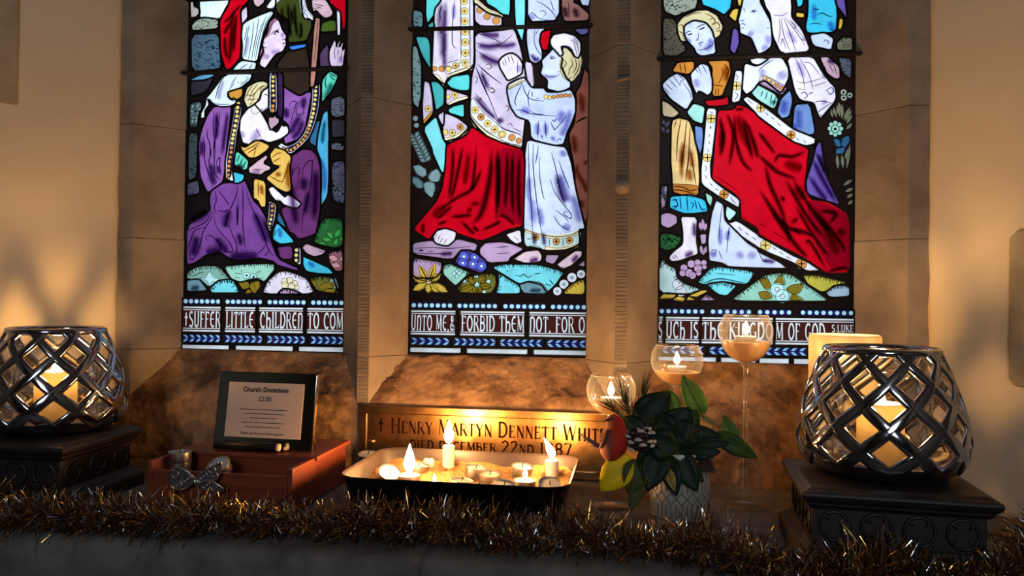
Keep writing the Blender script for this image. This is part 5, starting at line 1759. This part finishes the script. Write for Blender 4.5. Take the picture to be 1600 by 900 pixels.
# ------------------------------------------------------------------ roasting tin of sand and candles
TX0, TX1, TY0, TY1, TH = -.182, .194, -.432, -.182, .070
def rrect(x0, x1, y0, y1, r, n=7):
    P = []
    for cx_, cy_, a0 in ((x1-r, y1-r, 0), (x0+r, y1-r, 90), (x0+r, y0+r, 180), (x1-r, y0+r, 270)):
        for k in range(n): a = math.radians(a0+90*k/(n-1)); P.append((cx_+r*math.cos(a), cy_+r*math.sin(a)))
    return P
tin = tag(empty('roasting_tin', ((TX0+TX1)/2, (TY0+TY1)/2, ZL+.0005)), 'black enamel roasting tin filled with sand and candles', 'tin')
tcx, tcy = (TX0+TX1)/2, (TY0+TY1)/2
def loft(levels, name, mat):
    mb = MB(); vs = []; fs = []
    for ins, r, z in levels: vs += [(x-tcx, y-tcy, z) for x, y in rrect(TX0+ins, TX1-ins, TY0+ins, TY1-ins, r)]
    n = len(rrect(0, 1, 0, 1, .1))
    for i in range(len(levels)-1):
        for k in range(n): fs.append((i*n+k, i*n+(k+1)%n, (i+1)*n+(k+1)%n, (i+1)*n+k))
    return mb, vs, fs, n
mb, vs, fs, n = loft([(.026, .02, 0), (.020, .028, .004), (.003, .038, TH-.003), (0, .040, TH-.0005)], 'a', ENAMEL); fs.append(tuple(range(n))[::-1]); mb.add(vs, fs); smooth_angle(mb.build('outer_wall', ENAMEL, tin), 40)
mb, vs, fs, n = loft([(0, .040, TH-.0005), (.0012, .040, TH+.0006), (.0030, .038, TH-.0008), (.0055, .037, TH-.004), (.022, .028, .006), (.028, .022, .003)], 'a', ENAMEL_IN); fs = [f[::-1] for f in fs]; fs.append(tuple(range(5*n, 6*n))); mb.add(vs, fs); smooth_angle(mb.build('inner_wall', ENAMEL_IN, tin), 40)
# sand bed
def sandz(x, y): return ZL+.040+.006*noise.noise(Vector((x*14, y*14, 3)))+.0035*noise.noise(Vector((x*45, y*45, 1)))+.012*max(0, (y+.30))/.12
mb = MB(); vs = []; fs = []; nx, ny = 110, 74
ix0, ix1, iy0, iy1 = TX0+.0125, TX1-.0125, TY0+.0125, TY1-.0125
R_ = rrect(ix0, ix1, iy0, iy1, .032)
for j in range(ny+1):
    for i in range(nx+1):
        x, y = ix0+(ix1-ix0)*i/nx, iy0+(iy1-iy0)*j/ny
        for cx_, cy_ in ((ix0+.032, iy0+.032), (ix1-.032, iy0+.032), (ix0+.032, iy1-.032), (ix1-.032, iy1-.032)):
            dx, dy = x-cx_, y-cy_
            if abs(x-(ix0+ix1)/2) > (ix1-ix0)/2-.032 and abs(y-(iy0+iy1)/2) > (iy1-iy0)/2-.032 and dx*(cx_-(ix0+ix1)/2) >= 0 and dy*(cy_-(iy0+iy1)/2) >= 0:
                L = math.hypot(dx, dy)
                if L > .032: x, y = cx_+dx*.032/L, cy_+dy*.032/L
        vs.append((x, y, sandz(x, y)+random.uniform(-.0006, .0006)))
for j in range(ny):
    for i in range(nx): a = j*(nx+1)+i; fs.append((a, a+1, a+nx+2, a+nx+1))
mb.add(vs, fs); tag(mb.build('sand', SAND), 'brown sand filling the roasting tin', 'sand', kind='stuff')
def tin_xy(px, py, dz=.012):
    z = ZL+.045
    for _ in range(4):
        p = hZ(px, py, z); z = sandz(p.x, p.y)+dz
    x = min(max(p.x, ix0+.024), ix1-.024); y = min(max(p.y, iy0+.026), iy1-.024); return Vector((x, y, sandz(x, y)-.002))
def stub(px, py, r, h, label, fl, lean):
    p = tin_xy(px, py, 0); p.z -= .004
    t = tag(empty('candle_stub', p), label, 'candle'); mb = MB(); mb.lathe([(.0005, 0), (r, 0), (r, h-.002), (r-.0015, h), (r*.5, h-.0012), (.0005, h-.0015)], 24)
    smooth_angle(mb.build('wax_body', WAX, t), 50); wick(t, (0, 0, h-.001), .007)
    if fl: flame(t, (0, 0, h+.003), fl, fl*.21, FLAME, lean)
    return t
stub(702, 722, .0112, .044, 'lit white candle stub, the tallest in the roasting tin', .044, (0, 0))
stub(862, 737, .0120, .033, 'lit candle stub with a flame leaning over, near the tin corner', .036, (-.42, 0))
stub(671, 724, .0100, .017, 'short unlit wax stub beside the tallest candle', 0, (0, 0))
G1 = 'tealights on the sand in the roasting tin'
p = tin_xy(642, 742); p.y -= .012; tealight(p, 'lit tealight with a tall flame near the front of the tin', G1, lit=.050)
p = tin_xy(606, 741); tealight(p+Vector((0, 0, .006)), 'tilted tealight without a flame against the tin end wall', G1, tilt=(.55, .2))
p = tin_xy(820, 752); tealight(p, 'lit tealight with a low flame behind the tin rim', G1, lit=.020)
p = tin_xy(678, 757); tealight(p, 'lit tealight with a tiny flame close to the tin rim', G1, lit=.014)
for px, py, tl, lb in ((815, 727, (.15, 0), 'unlit tealight standing by the back wall of the tin'), (742, 727, (.1, .1), 'unlit tealight on the sand next to the tallest candle stub'), (652, 722, (0, .2), 'unlit tealight behind the lit tealight with the tall flame'), (765, 742, (.1, 0), 'unlit tealight in the middle of the sand'), (720, 752, (0, .1), 'unlit tealight beside the one with a tiny flame'), (786, 757, (.15, .1), 'unlit tealight beside the one with a low flame'), (858, 755, (.4, -.1), 'tipped tealight leaning before the candle with the leaning flame'), (748, 762, (0, 0), 'unlit tealight against the middle of the front rim')):
    p = tin_xy(px, py); tealight(p, lb, G1, tilt=tl)
tealight((-.2215, -.155, ZL+.0344), 'tealight standing on another behind the tin end', 'tealights stacked behind the tin', tilt=(.15, 0))
tealight((-.2215, -.156, ZL+.0174), 'tealight in the middle of the stack behind the tin end', 'tealights stacked behind the tin')
tealight((-.2215, -.156, ZL+.0006), 'tealight at the foot of the stack behind the tin end', 'tealights stacked behind the tin')

# ------------------------------------------------------------------ brass plaque
PX0, PX1, PZ0, PZ1 = -.2665, .262, ZL+.004, -.2255
pl = tag(empty('brass_plaque', ((PX0+PX1)/2, YF-.0035, PZ0)), 'engraved brass memorial plaque on the wall behind the tin', 'plaque')
pw, ph = PX1-PX0, PZ1-PZ0
mb = MB(); mb.box((-pw/2, -.006, 0), (pw/2, .001, ph)); bevel(mb.build('plate', BRASS, pl), .0012)
for a, b_ in (((-pw/2, -.0095, ph-.017), (pw/2, -.005, ph)), ((-pw/2, -.0095, 0), (pw/2, -.005, .017)), ((-pw/2, -.0095, .0172), (-pw/2+.017, -.005, ph-.0172)), ((pw/2-.017, -.0095, .0172), (pw/2, -.005, ph-.0172))):
    mb = MB(); mb.box(a, b_); bevel(mb.build('border', BRASS, pl), .002, 3)
for x in (-pw/2+.028, pw/2-.028):
    mb = MB(); mb.lathe([(.0005, .0055), (.004, .005), (.0068, .0025), (.0075, 0)], 20); o = mb.build('dome_screw', BRASS, pl, True); o.rotation_euler = (PI/2, 0, 0); o.location = (x, -.006, hY(583, 690, YF-.0095).z-PZ0)
def engrave(s, xa, xb, z, h, small):
    g, adv = text_strokes(s, .135, .06, True, small); mb = MB(); k = (xb-xa)/adv
    for poly in g:
        n = len(poly); m = n//2; vs = [(xa+p[0]*k, -.0063, z+p[1]*h) for p in poly]
        mb.add(vs, [(i, i+1, n-2-i, n-1-i) for i in range(m-1)])
    tag(mb.build('engraved_lettering', BRASS_DK, pl), 'dark engraved capital letters', kind='stuff')
def pX(x, y): q = hY(x, y, YF-.0095); return q.x-(PX0+PX1)/2, q.z-PZ0
xa, za = pX(590, 675); xb, zb = pX(947, 690)
engrave('^+ ^HENRY ^MARTYN ^DENNETT ^WHITE', xa, xb, (za+zb)/2, .030, .80)
xa, za = pX(640, 702); xb, zb = pX(893, 708)
engrave('DIED DECEMBER ^2^2ND ^1^8^8^7', xa, xb, (za+zb)/2-.002, .024, .74)

# ------------------------------------------------------------------ glass goblets with floating candles
def goblet(x, y, ztop, R, label, bowlh, fill):
    t = tag(empty('glass_goblet', (x, y, ZL+.0006)), label, 'candle holder', 'three tall glass goblets holding candles')
    H = ztop-ZL; zb = H-bowlh
    mb = MB()
    mb.lathe([(.0005, .0004), (.036, .0004), (.0365, .0014), (.030, .0028), (.012, .0050), (.0058, .010), (.0042, .02)], 40); mb.build('foot', GOBLET, t, True)
    mb = MB(); mb.lathe([(.0042, .019), (.0036, .06), (.0036, zb-.03), (.0046, zb-.008), (.0080, zb)], 20); mb.build('stem', GOBLET, t, True)
    mb = MB(); mb.lathe([(.0060, zb-.006), (.0095, zb-.006), (.0095, zb+.002), (.0060, zb+.002)], 20, closed=True); mb.build('collar', GLASS, t, True)
    prof = []
    for k in range(17):
        a = -PI/2+.14+(PI/2+.62-.14)*k/16; prof.append((R*math.cos(a), zb+bowlh*(math.sin(a)+1)/(math.sin(.62)+1)))
    mb = MB(); mb.lathe(prof, 48); bw = mb.build('bowl', GOBLET, t, True)
    mb = MB(); rr, zz = prof[-1]; mb.tube([(rr*math.cos(2*PI*k/48), rr*math.sin(2*PI*k/48), zz) for k in range(49)], .0008, 6, cap=False); mb.build('rim', GOBLET, bw, True)
    zf = zb+bowlh*fill; pf = [(r-.0016, z+.001) for r, z in prof if z < zf]
    mb = MB(); mb.lathe([(.0005, prof[0][1]+.001)]+pf+[(pf[-1][0]*1.01, zf), (.0005, zf)], 40); smooth_angle(mb.build('wax_fill', WAXFILL, t), 40)
    c = tag(empty('floating_candle', (x, y, ZL+.0006+zf+.0004)), 'lit floating candle in the '+label.split(' with')[0].replace('tall ', ''), 'candle')
    mb = MB(); mb.lathe([(.0005, 0), (.014, 0), (.018, .005), (.0175, .009), (.012, .0085), (.0005, .008)], 28); smooth_angle(mb.build('wax_body', WAX, c), 40)
    wick(c, (0, 0, .008), .007); flame(c, (0, 0, .012), .024, .0058, FLAME_SM)
    return t
g = hY(955, 587, -.255); goblet(g.x, -.255, g.z, .0425, 'shortest glass goblet, beside the robin ornament', .068, .30)
g = hY(1058, 540, -.168); goblet(g.x, -.168, g.z, .0468, 'middle-height glass goblet behind the leaf arrangement', .072, .34)
g = hY(1166, 493, -.205); goblet(g.x, -.205, g.z, .0455, 'tallest glass goblet, standing free on the ledge', .084, .45)

# ------------------------------------------------------------------ plant pot with leaves, robin and cone
PCX, PCY = hY(1062, 790, -.285).x, -.285
POTM = pbr('glazed_stoneware', (176, 170, 156), .35, col2=(158, 150, 136), scale=14)
GROOVE = pbr('pot_relief', (96, 88, 78), .5)
pot = tag(empty('plant_pot', (PCX, PCY, ZL+.0005)), 'pale ceramic pot with a relief of ribs and hexagons', 'pot')
pr = lambda z: .0475+.006*z/.11
mb = MB(); mb.lathe([(.0005, 0), (.044, 0), (.0475, .003), (pr(.05), .05), (pr(.11), .108), (pr(.11)-.001, .11), (pr(.11)-.004, .109), (.043, .02), (.0005, .02)], 64); smooth_angle(mb.build('body', POTM, pot), 50)
mb = MB(); mb.lathe([(.0005, .088), (.046, .088), (.0475, .09)], 32); mb.build('moss', pbr('moss', (40, 46, 20), .95, col2=(28, 30, 14), scale=60, bump=.8, bscale=200), pot)
mb = MB(); NR = 18
def pp(a, z): r = pr(z)+.0002; return (r*math.cos(a), r*math.sin(a), z)
for k in range(NR):
    a, b2, h = 2*PI*k/NR, 2*PI*(k+1)/NR, PI/NR
    for z0_, z1_ in ((.006, .028), (.048, .086)):
        mb.tube([pp(a, z0_), pp(a, (z0_+z1_)/2), pp(a, z1_)], .0008, 4)
        mb.tube([pp(a+h, z0_), pp(a+h, (z0_+z1_)/2), pp(a+h, z1_)], .0006, 4)
    for zc in (.038, .094):
        for up in (-1, 1):
            mb.tube([pp(a, zc), pp(a+h, zc+up*.010)], .0008, 4); mb.tube([pp(a+h, zc+up*.010), pp(b2, zc)], .0008, 4)
tag(mb.build('relief_lines', GROOVE, pot), kind='stuff')
def leafmat(name, a, b_): return pbr(name, a, .5, col2=b_, scale=30, bump=.2, bscale=60, spec=.2)
LM = {k: leafmat('leaf_'+k, *v) for k, v in dict(dark=((18, 40, 18), (12, 26, 12)), mid=((50, 86, 26), (36, 64, 20)), light=((96, 132, 42), (74, 108, 32)), yellow=((240, 206, 14), (222, 186, 10)), olive=((80, 84, 22), (56, 60, 18)), brown=((74, 48, 34), (52, 34, 26)), pale=((170, 140, 70), (140, 112, 50))).items()}
ar = tag(empty('leaf_arrangement', (PCX, PCY, ZL+.09)), 'artificial glossy leaves and pine sprigs spilling from the pale pot', 'foliage')
ao = ar.location.copy()
def leaf(b0, t0, w, mat, Yb, Yt, fold=.25, droop=.1, side=None):
    B, Tp = hY(*b0, Yb)-ao, hY(*t0, Yt)-ao; d = Tp-B; L = d.length; d.normalize()
    view = (CAM-ao-B).normalized(); sd = d.cross(view).normalized(); nr = sd.cross(d)
    if side: sd = (sd+nr*side).normalized(); nr = sd.cross(d)
    n = 9; vs = []; fs = []; W = w*1.28/FPX/2
    for i in range(n+1):
        u = i/n; ww = W*(math.sin(PI*u**.8)**.85 if 0 < u < 1 else .02); c = B+d*(L*u)+nr*(droop*L*math.sin(PI*u))
        for v in (-1, -.5, 0, .5, 1): vs.append(c+sd*(ww*v)+nr*(fold*ww*abs(v)*1.0-.0))
    for i in range(n):
        for k in range(4): fs.append((i*5+k, i*5+k+1, i*5+k+6, i*5+k+5))
    mb = MB(); mb.add(vs, fs); o = mb.build('leaf', LM[mat], ar, True)
    so = o.modifiers.new('thick', 'SOLIDIFY'); so.thickness = .0007
    mb = MB(); mb.tube([B+d*(L*u)+nr*(droop*L*math.sin(PI*u)+.0006) for u in (0, .25, .5, .75, .97)], [.0011, .0009, .0007, .0005, .0003], 5); mb.build('midrib', LM['olive' if mat != 'yellow' else 'yellow'], o)
    return o
Yp = PCY
for a in ((((1100,652),(1066,586),34,'light',Yp+.01,Yp+.02)), (((1055,650),(1043,608),28,'light',Yp+.015,Yp+.03)), (((1030,702),(1078,636),66,'dark',Yp-.03,Yp-.03)),
   (((992,668),(1048,612),54,'dark',Yp-.01,Yp)), (((1112,676),(1184,716),30,'mid',Yp-.01,Yp-.015)), (((1150,694),(1130,648),24,'light',Yp-.008,Yp)), (((1072,668),(1128,682),18,'dark',Yp-.03,Yp-.03)),
   (((1075,694),(1140,692),20,'dark',Yp-.03,Yp-.04)), (((1070,704),(1126,706),28,'dark',Yp-.04,Yp-.05)), (((1080,708),(1118,738),30,'brown',Yp-.03,Yp-.06)), (((1084,700),(1112,728),26,'brown',Yp-.02,Yp-.05)),
   (((1010,722),(984,802),24,'olive',Yp-.05,Yp-.075)), (((1040,708),(1058,775),34,'dark',Yp-.045,Yp-.068)), (((1030,700),(1012,768),44,'dark',Yp-.05,Yp-.072)), (((1055,700),(1090,768),38,'dark',Yp-.045,Yp-.066)), (((1042,730),(1054,768),15,'pale',Yp-.055,Yp-.074)),
   (((986,712),(938,768),46,'yellow',Yp-.055,Yp-.060)), (((1000,716),(982,772),40,'olive',Yp-.055,Yp-.070)), (((1012,690),(1062,700),50,'dark',Yp-.05,Yp-.05)), (((1000,700),(1040,742),46,'dark',Yp-.05,Yp-.06)), (((1050,660),(1100,702),40,'dark',Yp-.03,Yp-.04)),
   (((1020,650),(1060,690),44,'dark',Yp-.03,Yp-.04)), (((975,650),(1012,700),40,'dark',Yp-.03,Yp-.04)), (((1060,680),(1090,640),40,'mid',Yp-.01,Yp)), (((985,700),(1030,660),40,'dark',Yp-.02,Yp-.03)), (((1062,724),(1100,752),30,'dark',Yp-.04,Yp-.06)), (((1088,645),(1120,665),12,'pale',Yp+.01,Yp+.01)), (((1000,730),(1000,780),22,'olive',Yp-.05,Yp-.07))): leaf(*a, droop=random.uniform(.03, .1))
NEED = pbr('pine_needles', (44, 50, 24), .5)
def sprig(b0, t0, Y, n, spread, ln):
    B, Tp = hY(*b0, Y)-ao, hY(*t0, Y)-ao; mb = MB(); mb.tube([B, B.lerp(Tp, .5)+Vector((0, -.002, 0)), Tp], [.0015, .0012, .0007], 5)
    d = (Tp-B).normalized()
    for k in range(n):
        u = random.uniform(.1, 1); p = B.lerp(Tp, u); v = (d+Vector((random.uniform(-1, 1), random.uniform(-1, 1), random.uniform(-1, 1)))*spread).normalized()
        L = ln*random.uniform(.7, 1.1); mb.tube([p, p+v*L*.5, p+v*L+d*L*.1], [.0006, .0006, .0002], 3)
    mb.build('pine_sprig', NEED, ar)
sprig((985, 655), (972, 618), Yp-.02, 46, .55, .042); sprig((1000, 650), (1006, 612), Yp-.01, 46, .35, .040); sprig((975, 655), (950, 632), Yp-.03, 40, .55, .032); sprig((972, 735), (938, 738), Yp-.05, 44, .6, .028); sprig((1000, 660), (985, 640), Yp-.02, 40, .8, .03); sprig((985, 745), (962, 752), Yp-.05, 26, .6, .02)
# robin
rb = tag(empty('robin_ornament', hY(960, 690, Yp-.06)), 'artificial robin with a red breast perched on the leaf arrangement', 'bird ornament')
ro = rb.location.copy()
def rp(x, y, Y=0): return hY(x, y, Yp-.06+Y)-ro
ROBM, nt, out = newmat('robin_plumage')
bsd = N(nt, 'ShaderNodeBsdfPrincipled', Roughness=.85); tcn = N(nt, 'ShaderNodeTexCoord'); sx = N(nt, 'ShaderNodeSeparateXYZ'); nz = N(nt, 'ShaderNodeTexNoise', Scale=220); ad = N(nt, 'ShaderNodeMath', operation='MULTIPLY_ADD'); ad.inputs[1].default_value = .012
rpn = N(nt, 'ShaderNodeValToRGB'); e = rpn.color_ramp.elements; e[0].position, e[1].position = .46, .56; e[0].color = (*s2l((140, 70, 44)), 1); e[1].color = (*s2l((196, 44, 18)), 1)
mrn = N(nt, 'ShaderNodeMapRange'); mrn.inputs[1].default_value = -.03; mrn.inputs[2].default_value = .035
nt.links.new(tcn.outputs['Object'], sx.inputs[0]); nt.links.new(tcn.outputs['Object'], nz.inputs['Vector']); nt.links.new(nz.outputs[0], ad.inputs[0]); nt.links.new(sx.outputs[0], ad.inputs[2]); nt.links.new(ad.outputs[0], mrn.inputs[0]); nt.links.new(mrn.outputs[0], rpn.inputs[0]); nt.links.new(rpn.outputs[0], bsd.inputs['Base Color']); nt.links.new(bsd.outputs[0], out.inputs[0])
ax = catmull([rp(938, 703), rp(950, 700), rp(960, 686), rp(962, 668), rp(960, 656), rp(960, 647)], 4); rad = [.006, .011, .017, .021, .0235, .0245, .025, .0245, .0235, .022, .020, .018, .0165, .0155, .015, .0145, .014, .012, .009, .005, .001]
mb = MB(); mb.tube(ax, rad[:len(ax)] if len(rad) >= len(ax) else rad+[.001]*(len(ax)-len(rad)), 18); mb.build('body', ROBM, rb, True)
TAILM = pbr('slate_feathers', (74, 62, 84), .7)
mb = MB()
for k in range(4):
    y0_ = 693+k*2.2; a_, b__ = rp(940, 697+k), rp(903+k*7, 678+k*6)
    m_ = a_.lerp(b__, .5); mb.tube([a_, m_+Vector((0, -.001*k, .001)), b__], [.004, .0042, .0016], 6, flat=.35)
mb.build('tail', TAILM, rb, True)
mb = MB(); mb.tube([rp(950, 672, -.018), rp(944, 688, -.020), rp(936, 702, -.012)], [.006, .0085, .002], 10, flat=.45); mb.build('wing', pbr('brown_feathers', (112, 62, 44), .8), rb, True)
mb = MB(); mb.tube([rp(951, 656, -.008), rp(943, 658, -.012)], [.0026, .0003], 8); mb.build('beak', BLACK, rb, True)
mb = MB(); mb.lathe([(.0003, -.0017), (.0012, -.0012), (.0017, 0), (.0012, .0012), (.0003, .0017)], 10, c=tuple(rp(955, 653, -.014))); mb.build('eye', BLACK, rb, True)
# pine cone
pcn = tag(empty('pine_cone', hY(1000, 690, Yp-.062)), 'dark pine cone with frosted white scale tips among the leaves', 'pine cone')
CONE = pbr('cone_brown', (46, 26, 18), .8); FROST = pbr('white_frost', (206, 192, 176), .9)
mb = MB(); mb.lathe([(.0005, -.016), (.010, -.012), (.015, 0), (.012, .012), (.0005, .017)], 16); mb.build('core', CONE, pcn, True)
for k in range(34):
    f = (k+.5)/34; a = k*2.39996; z = .018-.034*f; r = .0155*math.sqrt(max(.1, 1-(z/.02)**2)); c = Vector((r*math.cos(a), r*math.sin(a), z)); o_ = Vector((math.cos(a), math.sin(a), .45)).normalized(); s = Vector((-math.sin(a), math.cos(a), 0)); u_ = o_.cross(s)
    mb = MB()
    vs = [c-s*.003, c+s*.003, c+o_*.006+s*.0058, c+o_*.0095, c+o_*.006-s*.0058]; vs += [v+u_*.0014 for v in vs]
    mb.add(vs, [(4, 3, 2, 1, 0), (5, 6, 7, 8, 9)]+[(i, (i+1)%5, 5+(i+1)%5, 5+i) for i in range(5)])
    sc_ = mb.build('scale', CONE, pcn)
    if k % 3 != 1:
        mb = MB(); q = c+o_*.0085+u_*.0007; mb.tube([q-s*.0055-o_*.002, q-s*.002+o_*.0008, q+s*.002+o_*.0008, q+s*.0055-o_*.002], [.0014, .0031, .0026, .0012], 6); mb.build('frosted_tip', FROST, sc_)

# ------------------------------------------------------------------ tinsel garland along the ledge
gp = []
for x, y in ((-140, 822), (0, 812), (150, 810), (300, 815), (450, 817), (600, 823), (760, 833), (900, 841), (1030, 850), (1130, 866), (1210, 878), (1290, 896), (1400, 900), (1500, 905), (1585, 905), (1640, 870), (1650, 830)):
    q = hZ(x, y, ZL+.017); gp.append((q.x, max(q.y, YE+.022), ZL+.017))
gp = catmull(gp, 10)
TINS = [pbr('tinsel_silver', (206, 206, 212), .22, 1), pbr('tinsel_gold', (200, 152, 70), .25, 1), pbr('tinsel_bronze', (96, 72, 42), .3, 1)]
gar = tag(empty('tinsel_garland', (0, YE+.07, ZL)), 'silver and gold tinsel garland lying along the front of the ledge', 'garland')
go = gar.location.copy()
mb = MB(); mb.tube([p-go for p in gp[::2]], .0016, 6); mb.build('core_thread', TINS[2], gar)
mb = MB(); rng = random.Random(5)
lens = [0]
for a, b_ in zip(gp, gp[1:]): lens.append(lens[-1]+(b_-a).length)
wob = lambda d: Vector((0, .010*noise.noise(Vector((d*7, 0, 9))), .012*noise.noise(Vector((d*11, 5, 2)))))
TOT = lens[-1]; NS = 12500; ki = 0
for s in range(NS):
    d = TOT*(s+rng.random())/NS
    while ki < len(lens)-2 and lens[ki+1] < d: ki += 1
    f = (d-lens[ki])/max(1e-6, lens[ki+1]-lens[ki]); p = gp[ki].lerp(gp[ki+1], f)-go+wob(d)+Vector((rng.gauss(0, .003), rng.gauss(0, .006), rng.gauss(0, .004))); t = (gp[ki+1]-gp[ki]).normalized()
    ang = rng.uniform(0, 2*PI); n1 = Vector((-t.y, t.x, 0)); o_ = n1*math.cos(ang)+Vector((0, 0, 1))*math.sin(ang)
    v = (o_+t*rng.uniform(-.55, .55)).normalized(); v.z *= .82; L = rng.uniform(.034, .064)*(1.3 if rng.random() < .10 else 1)*(.85+.55*noise.noise(Vector((d*10, 2, 1))))
    s_ = v.cross(Vector((rng.uniform(-1, 1), rng.uniform(-1, 1), rng.uniform(-1, 1)))).normalized(); w = rng.uniform(.00045, .0010); cv_ = s_.cross(v)*rng.uniform(-.35, .35)*L
    vs = []
    for u in (0, .4, .75, 1):
        q = p+v*(L*u)+cv_*(u*u); q.z = max(q.z, .0012+rng.random()*.003) if q.y+go.y > YE else q.z
        vs += [q-s_*w, q+s_*w]; s_ = (s_+s_.cross(v)*.55).normalized()
    r = rng.random(); mb.add(vs, [(0, 1, 3, 2), (2, 3, 5, 4), (4, 5, 7, 6)], 0 if r < .32 else 1 if r < .72 else 2)
tag(mb.build('tinsel_strands', TINS, gar), kind='stuff')
